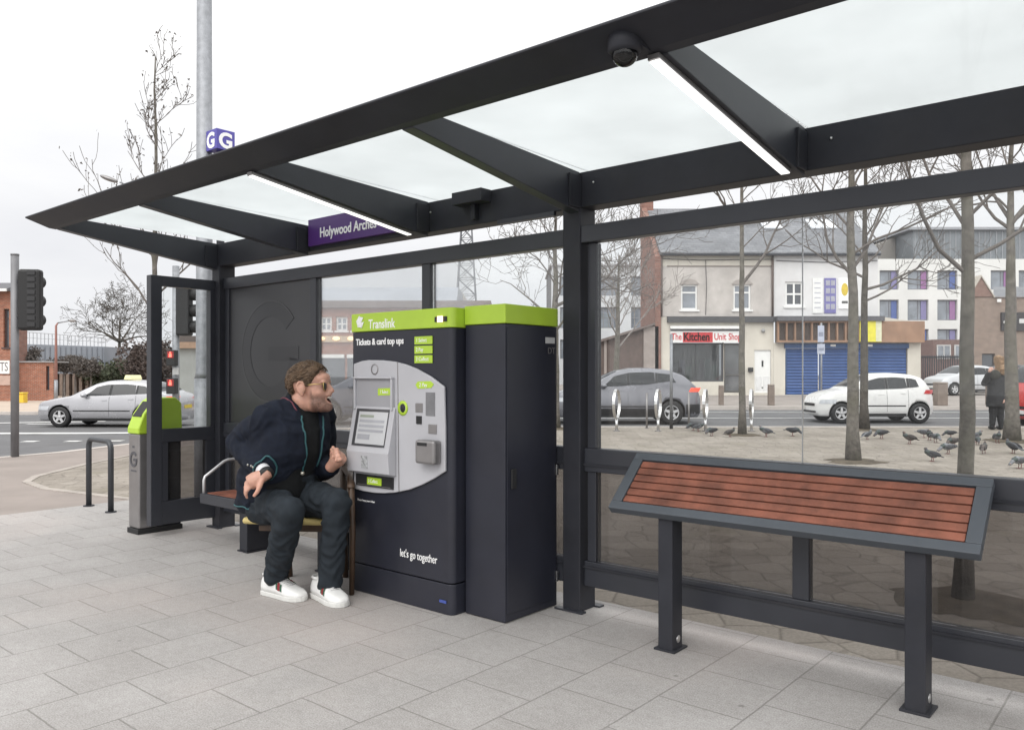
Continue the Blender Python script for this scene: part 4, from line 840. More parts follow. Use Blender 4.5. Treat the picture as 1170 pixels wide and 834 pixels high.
MB().box(fx(996), fx(1002.4), YF-.466, YF-.4605, fz(390.5), fz(367)).build('sign_edge', M('cream_sign_edge', (.62, .62, .45), .5), ys_)
wall(MB(), YF-.005, xb0, xb2, G0, zb-.003, .3, [(fx(897), fx(1037), G0+.02, fz(392.5))]).build('lower_wall', CREAM, B)
def shutter_mat():
    m, nt, b = nodes('blue_roller_shutter'); tc = N(nt, 'ShaderNodeTexCoord'); wv = N(nt, 'ShaderNodeTexWave', bands_direction='Z', Scale=2.1, Distortion=0.); nt.links.new(tc.outputs['Object'], wv.inputs['Vector'])
    nz = N(nt, 'ShaderNodeTexNoise', Scale=1.2, Detail=8.); nt.links.new(tc.outputs['Object'], nz.inputs['Vector'])
    r = ramp(nt, .3, .7, (.030, .075, .22), (.048, .105, .29)); nt.links.new(nz.outputs['Fac'], r.inputs[0]); nt.links.new(r.outputs[0], b.inputs['Base Color']); b.inputs['Roughness'].default_value = .5
    bp = N(nt, 'ShaderNodeBump', Strength=1., Distance=.05); nt.links.new(wv.outputs['Fac'], bp.inputs['Height']); nt.links.new(bp.outputs[0], b.inputs['Normal']); return m
SHUT = shutter_mat(); SBOX = M('blue_shutter_box', (.022, .065, .18), .5, 0, .15, 2.)
for a_, b_ in ((898, 935), (936.5, 991), (992.5, 1036)):
    s_ = MB().box(fx(a_), fx(b_), YF+.06, YF+.10, G0+.02, fz(398.2)).build('shutter', SHUT, B)
    MB().box(fx(a_), fx(a_)+.07, YF+.03, YF+.059, G0+.02, fz(398.2)).build('guide_rail', SBOX, s_)
MB().box(fx(896), fx(1037.5), YF-.10, YF+.12, fz(398), fz(392.6)).build('shutter_box', SBOX, B)
for k, (a_, b_) in enumerate(((948, 954), (990, 996))): MB().box(fx(a_), fx(b_), YF-.106, YF-.101, fz(396), fz(393.5)).build('maker_plate', WHITE, B)
MB().prism([(xb1+.02, YF+.3, G0), (xb2, YF+.3, G0), (xb2, YF+.3, zt), (xb1+.02, YF+.3, zt+.3)], (0, 5, 0)).build('side_extension', CREAM, B)
MB().tube([(xl+.1, YF-.04, fz(296)), (fx(800), YF-.04, fz(297.5)), (xr-.05, YF-.04, fz(296.5))], .015, 5).tube([(fx(806), YF-.04, fz(297)), (fx(807), YF-.04, fz(330)), (fx(806), YF-.04, fz(360))], .013, 5).build('wall_cable', DARK, A)
MB().tube([(xb0+.1, YF-.06, fz(298)), (fx(940), YF-.06, fz(300)), (xb1-.05, YF-.06, fz(298))], .014, 5).build('wall_cable', DARK, B)
MB().box(xl+.3, xr-.01, YF-.04, YF-.001, fz(304.6), fz(303.6)).build('render_bead', M('stained_bead', (.22, .19, .17), .9), A)
# lean-to left of the terrace
Lb = thing('lean_to_shed', 'low brown timber lean-to with sloping roof beside brick gable', 'shed', (fx(715), YF, G0))
MB().prism([(fx(686), YF-.02, G0), (xl-.32, YF-.02, G0), (xl-.32, YF-.02, fz(372)), (fx(686), YF-.02, fz(391))], (0, 4, 0)).build('wall', M('brown_shed_boards', (.115, .085, .075), .85, 0, .25, 3.), Lb)
MB().prism([(fx(684), YF-.3, fz(391.5)), (xl-.325, YF-.3, fz(371.5)), (xl-.325, YF-.3, fz(369)), (fx(684), YF-.3, fz(388.5))], (0, 4.5, 0)).build('roof', M('felt_roof', (.16, .13, .12), .9), Lb)
MB().box(fx(690), fx(693), YF-.09, YF-.021, G0, fz(389)).box(fx(735), fx(752), YF-.10, YF-.021, G0, fz(373)).build('pilaster', M('pale_pilaster', (.30, .26, .24), .85, 0, .2, 2.), Lb)
# modern white block on the right
YM = 75.; mx = lambda x: (x-CX)/FPX*YM; mz = lambda y: H-(y-HY)/FPX*YM
Mo = thing('college_block', 'modern white block with violet edged square windows and grey glazed attic', 'building', (mx(1100), YM, .5))
VIOL = [M('violet_reveal', (.20, .18, .34), .5), M('magenta_reveal', (.27, .13, .28), .5), M('blue_reveal', (.08, .12, .31), .5)]
holes = []; cols = [(1005, 1027), (1037, 1061), (1071, 1094), (1099, 1112), (1132, 1156), (1164, 1188), (1196, 1220), (1228, 1252)]
for y1, y0 in ((309, 331), (342.5, 366), (376, 398.5)):
    for c_ in cols: holes.append((mx(c_[0]), mx(c_[1]), mz(y0), mz(y1)))
MW = M('white_cladding', (.66, .655, .64), .7, 0, .05, .5, 0, 30, .3, 0, .15)
wall(MB(), YM, mx(996), mx(1275), .3, mz(296), .4, holes).build('wall', MW, Mo)
for i, h in enumerate(holes):
    f = window(Mo, YM, *h, M('grey_frame_%d' % (i % 2), (.16, .16, .18), .5), PANEL, .10, (), (.55,), False, .25)
    MB().box(h[1]-.62, h[1]-.12, YM+.2, YM+.248, h[2]+.1, h[3]-.1).build('side_panel', VIOL[i*7 % 3], f)
at_ = MB().box(mx(1047), mx(1275), YM+.6, YM+12, mz(296), mz(262)).build('attic_storey', M('attic_grey_glass', (.155, .17, .185), .25, 0, .25, .5), Mo)
fm = MB()
for k in range(34): x = mx(1049+k*6.7); fm.box(x-.04, x+.04, YM+.56, YM+.599, mz(295.8), mz(263))
fm.build('attic_mullions', M('attic_mullion', (.26, .27, .29), .5), at_)
MB().box(mx(1040), mx(1276), YM+.2, YM+12.4, mz(262), mz(259)).build('attic_roof', M('attic_edge', (.28, .29, .31), .6), Mo)
MB().prism([(mx(1008), YM+4, mz(280)), (mx(1046.5), YM+4, mz(262)), (mx(1046.5), YM+4, mz(296)), (mx(1008), YM+4, mz(296))], (0, 8, 0)).build('rear_roof', M('brown_grey_roof', (.22, .205, .19), .8), Mo)
MB().box(mx(996), mx(1275), YM+.41, YM+12, .3, mz(296.2)).build('core', M('dim_interior', (.10, .10, .11), .8, 0, .3, .6), Mo)
# grey office block to the left of the terrace
Y2 = 70.; ox = lambda x: (x-CX)/FPX*Y2; oz = lambda y: H-(y-HY)/FPX*Y2
Of = thing('office_block', 'pale grey office block with grey window bands behind the twiggy tree', 'building', (ox(712), Y2, .5))
hb_ = [(ox(a), ox(b), oz(y0), oz(y1)) for y1, y0 in ((316, 338), (351, 375), (388, 410)) for a, b in ((640, 672), (684, 707), (721, 760))]
wall(MB(), Y2, ox(630), ox(775), .3, oz(304), .4, hb_).build('wall', M('office_cladding', (.50, .51, .53), .7, 0, .08, .6), Of)
for h in hb_: window(Of, Y2, *h, M('office_frame', (.20, .20, .22), .5), PANEL, .09, (.5,), (.25, .5, .75), False, .2)
MB().box(ox(630), ox(775), Y2+.41, Y2+10, .3, oz(304.5)).build('core', M('office_core', (.14, .14, .15), .8), Of)
MB().box(ox(628), ox(777), Y2-.2, Y2+10, oz(304), oz(302)).build('parapet', M('office_parapet', (.42, .42, .44), .7), Of)
# brown brick house at far right
Y3 = 52.; bx = lambda x: (x-CX)/FPX*Y3; bz = lambda y: H-(y-HY)/FPX*Y3
Br = thing('brown_brick_building', 'tan brick building with small peaked gable and dark sign, behind standing person', 'building', (bx(1150), Y3, .55))
wall(MB(), Y3, bx(1111), bx(1300), .3, bz(339), .35, [(bx(1122), bx(1137), bz(421), bz(404)), (bx(1195), bx(1215), bz(421), bz(398))]).build('wall', BROWNB, Br)
for q in ((bx(1122), bx(1137), bz(421), bz(404)), (bx(1195), bx(1215), bz(421), bz(398))): window(Br, Y3, *q, M('dark_frame', (.06, .05, .05), .5), PANE, .08, (), (), True, .12)
MB().prism([(bx(1107), Y3-.08, bz(339)), (bx(1134), Y3-.08, bz(339)), (bx(1120), Y3-.08, bz(317))], (0, .5, 0)).build('gable', brickmat('gable_brick', (.25, .13, .105), (.21, .11, .09), (.24, .2, .17), axes='xz'), Br)
MB().prism([(bx(1106), Y3-.14, bz(340.5)), (bx(1120), Y3-.14, bz(316.5)), (bx(1135), Y3-.14, bz(340.5)), (bx(1135.5), Y3-.14, bz(339)), (bx(1120), Y3-.14, bz(314.5)), (bx(1105.5), Y3-.14, bz(339))], (0, .7, 0)).build('gable_coping', M('pale_coping', (.42, .38, .33), .8), Br)
sk = lambda yy: bx(1135)*yy/Y3
MB().prism([(sk(Y3-.1), Y3-.1, bz(340)), (sk(Y3+3), Y3+3, bz(322)), (sk(Y3+8), Y3+8, bz(322)), (sk(Y3+8), Y3+8, bz(340))], (bx(1302)-bx(1135), 0, 0)).build('roof', SLATE, Br)
ds = MB().box(bx(1143), bx(1185), Y3-.14, Y3-.002, bz(378), bz(357)).build('dark_sign', M('dark_sign_board', (.035, .032, .035), .5), Br)
MB().box(bx(1163), bx(1181), Y3-.146, Y3-.141, bz(369.5), bz(364.5)).build('sign_text_bar', M('sign_white_bar', (.55, .55, .55), .5), ds)
MB().ell((bx(1147), Y3-.2, bz(368.5)), (.16, .1, .12), None, 10, 6).build('sign_lamp', WHITE, ds)
MB().box(bx(1137.5), bx(1142), Y3-.2, Y3-.145, bz(345.5), bz(342)).build('wall_lamp', WHITE, Br)
k8 = (Y3+7.)/(Y3+.36)
MB().prism([(bx(1111)+.02, Y3+.36, .3), (bx(1300), Y3+.36, .3), (bx(1300), Y3+7., .3), (bx(1111)*k8+.5, Y3+7., .3)], (0, 0, bz(341)-.3)).build('core', BROWNB, Br)
# railings and low wall between the shuttered shop and the brown building
fn = thing('site_fence', 'dark railings with low wall between shuttered shop and brown building', 'fence', (fx(1085, 46.), 46., .5))
for k in range(24): MB().tube([(fx(1052+k*2.6, 46.), 46., .45), (fx(1052+k*2.6, 46.), 46., 2.6)], .03, 6).build('railing_bar', DARK, fn)
MB().box(fx(1051, 46.), fx(1113, 46.), 45.97, 46.03, 2.45, 2.53).box(fx(1051, 46.), fx(1113, 46.), 45.97, 46.03, 1.0, 1.06).build('rail', DARK, fn)
MB().box(fx(1051, 46.), fx(1113, 46.), 46.05, 46.3, .4, 1.0).build('low_wall', M('low_wall_brown', (.24, .19, .165), .9, 0, .2, 2.), fn)
sb_ = thing('red_brick_wing', 'small dark red two storey wing in front of the white block', 'building', (mx(1086), 70., .5))
MB().box(fx(1066, 70.), fx(1114, 70.), 70., 74., .3, fz(388, 70.)).build('wall', brickmat('wing_brick', (.20, .11, .10), (.17, .09, .085), (.2, .17, .15), axes='xz'), sb_)
for a_ in (1070, 1090): window(sb_, 69.9, fx(a_, 70.), fx(a_+16, 70.), fz(410, 70.), fz(394, 70.), M('wing_frame', (.5, .5, .5), .5), PANEL, .1, (), (.5,), False, .02)
# brick building at far left
Y5 = 46.; lx = lambda x: (x-CX)/FPX*Y5; lz = lambda y: H-(y-HY)/FPX*Y5
Lf = thing('orange_brick_building', 'orange brick building with tall dark windows and white lettered board', 'building', (lx(0), Y5, 0))
hs_ = [(lx(4), lx(10.5), lz(397), lz(353))]+[(lx(a), lx(a+7), lz(397), lz(353)) for a in (-18, -40, -62, -84)]
wall(MB(), Y5, lx(-200), lx(12), 0, lz(333), .4, hs_).build('wall', REDBX, Lf)
MB().box(lx(12)-.4, lx(12), Y5+.4, Y5+1.6, 0, lz(333)).build('side_wall', REDBR, Lf)
for q in hs_: window(Lf, Y5, *q, M('dark_brown_frame', (.06, .04, .04), .6), PANE, .10, (.75,), (), True, .15)
MB().box(lx(-200), lx(12)-.41, Y5+.41, Y5+1.59, 0, lz(334)).build('core', INT, Lf)
MB().prism([(lx(-200), Y5-.5, lz(333)), (lx(-200), Y5-.5, lz(331)), (lx(-200), Y5+1.0, lz(321)), (lx(-200), Y5+2., lz(331)), (lx(-200), Y5+2., lz(333))], (lx(14)-lx(-200), 0, 0)).build('roof', M('dark_tile_roof', (.12, .12, .13), .8, 0, .2, 3.), Lf)
MB().box(lx(-201), lx(14.3), Y5-.62, Y5-.505, lz(334), lz(331)).build('fascia_board', WHITE, Lf)
wb = MB().box(lx(-40), lx(11.5), Y5-.09, Y5-.002, lz(427), lz(412)).build('white_board', WHITE, Lf)
text('lettering', 'FITS', .72, M('grey_letter', (.12, .12, .13), .5), wb, (lx(-5.5), Y5-.093, lz(419.5)), (1, 0, 0), (0, 0, 1), .006, sx=.62)
MB().box(lx(-200), lx(12), Y5-.06, Y5-.002, lz(440), lz(429)).build('pale_band', M('pale_pink_band', (.46, .33, .28), .85), Lf)
Lw = thing('low_brick_wing', 'single storey brick wing with piers, left of the grey clad wall', 'building', (lx(38), Y5+.5, 0))
wall(MB(), Y5+.6, lx(12)+.02, lx(54), 0, lz(414), .35, [(lx(45.5), lx(49.5), lz(446), lz(418))]).build('wall', REDBX, Lw)
MB().box(lx(45.4), lx(49.6), Y5+.75, Y5+.8, lz(446.5), lz(417.5)).build('door', PANE, Lw)
MB().box(lx(12)+.02, lx(54.5), Y5+.5, Y5+2.2, lz(414)+.002, lz(412.5)).build('flat_roof', M('grey_roof_edge', (.3, .3, .31), .8), Lw)
Y6 = 56.; kx = lambda x: (x-CX)/FPX*Y6; kz = lambda y: H-(y-HY)/FPX*Y6
Cl = thing('clad_warehouse', 'blue grey metal clad building with rooftop railing above brown piers', 'building', (kx(75), Y6, 0))
CLAD = M('blue_grey_cladding', (.24, .262, .30), .6, 0, .12, .7, 0, 30, .4, 0, .12)
MB().prism([(kx(24), Y6, kz(427)), (kx(119), Y6, kz(427)), (kx(119), Y6, kz(396)), (kx(24), Y6, kz(393))], (0, 9, 0)).build('cladding', CLAD, Cl)
sea = MB()
for k in range(16): x = kx(27+k*6); sea.box(x-.03, x+.03, Y6-.04, Y6-.001, kz(426.8), kz(396.5))
sea.build('cladding_seams', M('seam_grey', (.19, .205, .235), .6), Cl)
for k in range(9): MB().box(kx(54+k*7.4), kx(57.5+k*7.4), Y6-.1, Y6+.4, 0, kz(427)).build('pier', BROWNB, Cl)
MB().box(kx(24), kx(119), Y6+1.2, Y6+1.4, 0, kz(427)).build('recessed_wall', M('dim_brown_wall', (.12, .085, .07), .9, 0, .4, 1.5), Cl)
rl = MB(); rl2 = MB()
for k in range(22):
    t = k/21; x = kx(26+92*t); z0 = kz(393+3*t); z1 = kz(380+16*t*.95) if False else z0+.85-.25*t
    rl.box(x-.02, x+.02, Y6+.3, Y6+.34, z0-.01, z1)
rl.tube([(kx(26), Y6+.32, kz(393)+.85), (kx(118), Y6+.32, kz(396)+.6)], .03, 6).tube([(kx(26), Y6+.32, kz(393)+.45), (kx(118), Y6+.32, kz(396)+.32)], .02, 6)
rl.build('roof_railing', M('pale_railing', (.42, .43, .45), .5), Cl)
# grey garage seen through the end screen
Y7 = 44.; qx = lambda x: (x-CX)/FPX*Y7; qz = lambda y: H-(y-HY)/FPX*Y7
Ga = thing('grey_garage', 'grey green rendered garage with brown flat roof, seen through end screen', 'building', (qx(215), Y7, 0))
MB().box(qx(202), qx(258), Y7, Y7+6, 0, qz(398)).build('wall', M('grey_green_render', (.27, .285, .28), .9, 0, .12, .8, 0, 30, .3, 0, .25), Ga)
MB().box(qx(200), qx(259), Y7-.3, Y7+6.3, qz(398), qz(391)).build('brown_fascia', M('brown_fascia', (.27, .185, .13), .8, 0, .15, 2.), Ga)
MB().box(qx(201), qx(258), Y7-.2, Y7+6.2, qz(391)+.002, qz(384)).build('roof', M('dark_flat_roof', (.10, .085, .08), .9), Ga)
# brick parade behind the back wall glass
Y8 = 46.; cx_ = lambda x: (x-CX)/FPX*Y8; cz_ = lambda y: H-(y-HY)/FPX*Y8
Pa = thing('brick_parade', 'orange brick parade with lit shop band, seen between the man and ticket machine', 'building', (cx_(400), Y8, .2))
hp_ = [(cx_(a), cx_(a+13), cz_(378), cz_(362)) for a in (348, 366, 384, 402, 420, 520)]
wall(MB(), Y8, cx_(338), cx_(560), 0, cz_(352), .3, hp_).build('wall', REDBX, Pa)
for q in hp_: window(Pa, Y8, *q, WHITE, PANEL, .1, (.5,), (.5,), True, .1)
MB().box(cx_(338), cx_(560), Y8+.31, Y8+8, 0, cz_(353)).build('core', INT, Pa)
MB().box(cx_(337), cx_(561), Y8-.3, Y8+8.4, cz_(352)+.002, cz_(344)).build('dark_parapet', M('dark_blue_parapet', (.17, .135, .125), .7, 0, .2, 1.), Pa)
MB().prism([(cx_(345), Y8+1, cz_(344)), (cx_(345), Y8+3, cz_(322)), (cx_(345), Y8+7, cz_(322)), (cx_(345), Y8+8, cz_(344))], (cx_(520)-cx_(345), 0, 0)).build('metal_roof', M('pale_metal_roof', (.33, .35, .39), .5, .1, .12, .8), Pa)
MB().box(cx_(338), cx_(560), Y8-.14, Y8-.002, cz_(391), cz_(384)).build('lit_band', M('cream_fascia', (.52, .40, .27), .6, 0, .2, 3.), Pa)
for k in range(4): MB().ell((cx_(368+k*17), Y8-.2, cz_(387)), (.22, .06, .12), None, 10, 6).build('band_lamp', emit('warm_band_lamp', (1., .66, .36), 1.6), Pa)
for a_, b_ in ((350, 359), (362, 394), (397, 425)):
    q = MB().box(cx_(a_), cx_(b_), Y8-.05, Y8-.002, cz_(440), cz_(409)).build('shop_window', PANE, Pa); MB().box(cx_(a_), cx_(b_), Y8-.2, Y8-.051, cz_(409), cz_(405)).build('window_fascia', WHITE, q)
# arch and mast behind the machine
Ar = thing('barrel_roof_hall', 'pale arched hall roof beside the mullion above the ticket machine', 'building', (at(520, 427, 60).x, 60, 0))
rows = []
for k in range(15):
    a_ = PI*k/14; rows.append([Vector((at(520, 427, 60).x-1.15*math.cos(a_), yy, 5.2+2.7*math.sin(a_))) for yy in (60, 70)])
MB().grid(rows).build('arched_roof', M('hall_roof_tan', (.36, .30, .26), .7), Ar); MB().prism([r[0] for r in rows]+[Vector((at(520, 427, 60).x+1.15, 60, 0)), Vector((at(520, 427, 60).x-1.15, 60, 0))], (0, .2, 0)).build('end_wall', M('hall_end', (.40, .37, .35), .8), Ar)
hills = MB(); rows = []
for k in range(41):
    x = -120+k*5; e = sm((x+112)/30.)*sm((72-x)/40.); hgt = (22+5*math.sin(k*.35)+2*math.sin(k*1.1+1))*e; rows.append([Vector((x, 300, -1)), Vector((x, 306, hgt*.8)), Vector((x, 330, hgt)), Vector((x, 420, -1))])
structure(hills.grid(rows).build('hills', M('grey_blue_hillside', (.26, .285, .32), .95, 0, .15, .05)))
# lattice mast
YT = 200.; tx = at(533, 427, YT).x
Tm = thing('lattice_mast', 'grey steel lattice mast rising behind the ticket machine', 'mast', (tx, YT, 0))
GM = M('grey_lattice_steel', (.17, .175, .19), .7)
hw = lambda z: 3.5-2.6*min(1, z/44)
mb = MB(); zz = [0, 6, 11.5, 16.5, 21, 25, 28.6, 32, 35, 38, 41, 44, 47]
for sx_, sy_ in ((-1, -1), (1, -1), (1, 1), (-1, 1)):
    mb.tube([(tx+sx_*hw(z), YT+sy_*hw(z), z) for z in zz], .16, 5)
mb.build('legs', GM, Tm); mb = MB()
for z0, z1 in zip(zz, zz[1:]):
    c4 = ((-1, -1), (1, -1), (1, 1), (-1, 1))
    for (ax_, ay_), (bx_, by_) in zip(c4, c4[1:]+c4[:1]):
        mb.tube([(tx+ax_*hw(z0), YT+ay_*hw(z0), z0), (tx+bx_*hw(z1), YT+by_*hw(z1), z1)], .09, 4); mb.tube([(tx+bx_*hw(z0), YT+by_*hw(z0), z0), (tx+ax_*hw(z1), YT+ay_*hw(z1), z1)], .09, 4); mb.tube([(tx+ax_*hw(z1), YT+ay_*hw(z1), z1), (tx+bx_*hw(z1), YT+by_*hw(z1), z1)], .08, 4)
mb.build('bracing', GM, Tm)
# ------------------------------------------------------------------ street furniture beyond
def streetlamp(x, Y, ytop, arm, label, mats, r=.08):
    b = gz(x, Y); b.z = g(b.x, b.y); ht = H-(ytop-HY)/FPX*Y
    t = thing('street_lamp', label, 'street lamp', tuple(b)); k = b.z+(ht-b.z)*.28
    MB().tube([b, (b.x, b.y, k)], r*1.2, 10).build('base', mats[0], t); MB().tube([(b.x, b.y, k), (b.x, b.y, ht-.15), (b.x+arm*.1, b.y, ht)], [r, r*.7, r*.5], 10).build('column', mats[1], t)
    MB().tube([(b.x+arm*.1, b.y, ht), (b.x+arm*.75, b.y, ht+.12)], r*.45, 8).build('arm', mats[2], t); MB().ell((b.x+arm*.9, b.y, ht+.12), (abs(arm)*.22, .14, .08), None, 12, 6).build('lantern', MGREY, t)
streetlamp(64, 44., 369, 1.0, 'street lamp on reddish column before the grey clad wall', (GALV, M('faded_red_column', (.30, .16, .14), .7), GALV))
b = gz(233.5, 30.); b.z = 0
t = thing('street_lamp', 'tall street lamp whose long arm and head show left of the roof tip', 'street lamp', tuple(b))
MB().tube([b, (b.x, b.y, 6.9), (b.x, b.y, 7.4)], [.09, .06, .05], 10).build('column', GALV, t)
q0 = Vector((b.x, b.y, 7.35)); q1 = at(148, 213, 30.); q2 = at(137, 208.5, 30.)
MB().tube([q0, q0.lerp(q1, .4)+Vector((0, 0, .12)), q1, q2], [.045, .04, .03, .03], 8).build('arm', GALV, t)
MB().ell(at(124.5, 204.5, 30.), (.36, .16, .09), Matrix.Rotation(.35, 3, 'Y'), 14, 8).build('lantern', MGREY, t)
gb_ = thing('grit_bin', 'small yellow grit bin at foot of the brick building', 'bin', (at(25.5, 427, 43).x, 43., 0))
p = at(25.5, 427, 43); MB().prism([(p.x-.18, 42.8, 0), (p.x+.18, 42.8, 0), (p.x+.17, 42.8, .48), (p.x-.17, 42.8, .48)], (0, .4, 0)).build('tub', M('yellow_tub', (.68, .45, .04), .5), gb_, .03); MB().box(p.x-.19, p.x+.19, 42.75, 43.25, .482, .56).build('lid', M('yellow_lid', (.72, .50, .05), .5), gb_, .03)
# cycle stands: leaning steel rings on stems
def ring_stand(x, yb, ytop, label):
    Y = 20.2; b = gz(x, Y); t = thing('cycle_stand', label, 'cycle stand', tuple(b), 'steel ring cycle stands along the plaza edge')
    hh = 1.03; c = b+Vector((0, 0, .68)); yaw = 1.20; d = Vector((math.cos(yaw), math.sin(yaw), 0)); pts = []
    for k in range(29): a_ = -PI/2+2*PI*k/28; pts.append(c+d*(.30*math.cos(a_))+Vector((0, 0, .36*math.sin(a_))))
    mb = MB(); nrm = Vector((-d.y, d.x, 0)); rows = []
    for k, q in enumerate(pts):
        o = (q-c).normalized(); rows.append([q+nrm*.035-o*.012, q+nrm*.035+o*.012, q-nrm*.035+o*.012, q-nrm*.035-o*.012])
    mb.loft(rows, cap=False, smooth=False).build('ring', STEEL, t, .004); MB().tube([b, b+Vector((0, 0, .33))], .035, 12).build('stem', STEEL, t); MB().lathe([(.001, .015), (.08, .015), (.085, 0), (.001, 0)], b, 14).build('base', MGREY, t)
for x, l in ((704.5, 'steel ring cycle stand farthest left, nearest the shelter post'), (752, 'steel ring cycle stand in front of the grey car rear wheel'), (806, 'steel ring cycle stand just right of the grey car'), (858.5, 'steel ring cycle stand right of the thin tree by the white door')): ring_stand(x, 490, 442, l)
for x, h_, l in ((739, .92, 'thin grey post behind the second cycle stand'), (787, .95, 'thin grey post left of the third cycle stand')):
    b = gz(x, 21.0); t = thing('thin_post', l, 'post', tuple(b)); MB().tube([b, b+Vector((0, 0, h_))], .025, 8).build('shaft', MGREY, t); MB().lathe([(.001, .01), (.05, .01), (.05, 0), (.001, 0)], b, 12).build('base', MGREY, t)
b = gz(767, 20.9); t = thing('marker_post', 'tall thin pole with black foot behind the cycle stands', 'post', tuple(b)); MB().tube([b, b+Vector((0, 0, .42))], .045, 10).build('black_foot', BLACK, t); MB().tube([b+Vector((0, 0, .42)), b+Vector((0, 0, 2.45))], .04, 10).build('shaft', GALV, t)
def bollard(x, Y, ytop, wpx, label):
    b = gz(x, Y); ht = H-(ytop-HY)/FPX*Y-b.z; r = wpx/2*Y/FPX; t = thing('stone_bollard', label, 'bollard', tuple(b), 'brown bollards along the far kerb')
    MB().box(b.x-r, b.x+r, b.y-r, b.y+r, b.z, b.z+ht*.92).build('shaft', M('brown_bollard', (.21, .17, .145), .85, 0, .2, 4.), t, .02); MB().box(b.x-r*1.06, b.x+r*1.06, b.y-r*1.06, b.y+r*1.06, b.z+ht*.921, b.z+ht).build('cap', M('bollard_cap', (.25, .21, .18), .85), t, .03)
bollard(824, 31.6, 440, 5.2, 'square brown bollard in front of the kitchen shop window'); bollard(881, 31.4, 439, 6.5, 'square brown bollard in front of the white shop door'); bollard(1074.5, 31.2, 436.5, 11.5, 'wide brown bollard behind the white hatchback tail'); bollard(1131, 31.5, 436, 7, 'brown bollard left of the standing person')
b = gz(938.5, 31.8); t = thing('parking_sign', 'pole with two small grey sign plates before the blue shutters', 'sign', tuple(b)); MB().tube([b, b+Vector((0, 0, H-(369-HY)/FPX*31.8-b.z))], .035, 10).build('pole', GALV, t)
for y0, y1, x0, x1 in ((391, 372, 934.8, 942.2), (404.5, 393, 934.2, 943)):
    a_ = at(x0, y0, 31.7); c = at(x1, y1, 31.7); pl_ = MB().box(a_.x, c.x, 31.73, 31.755, a_.z, c.z).build('sign_plate', M('pale_blue_plate', (.42, .45, .54), .5), t, .01)
    MB().box(a_.x+.04, c.x-.04, 31.722, 31.729, a_.z+(c.z-a_.z)*.35, a_.z+(c.z-a_.z)*.6).build('plate_band', M('plate_band_grey', (.25, .27, .34), .5), pl_)
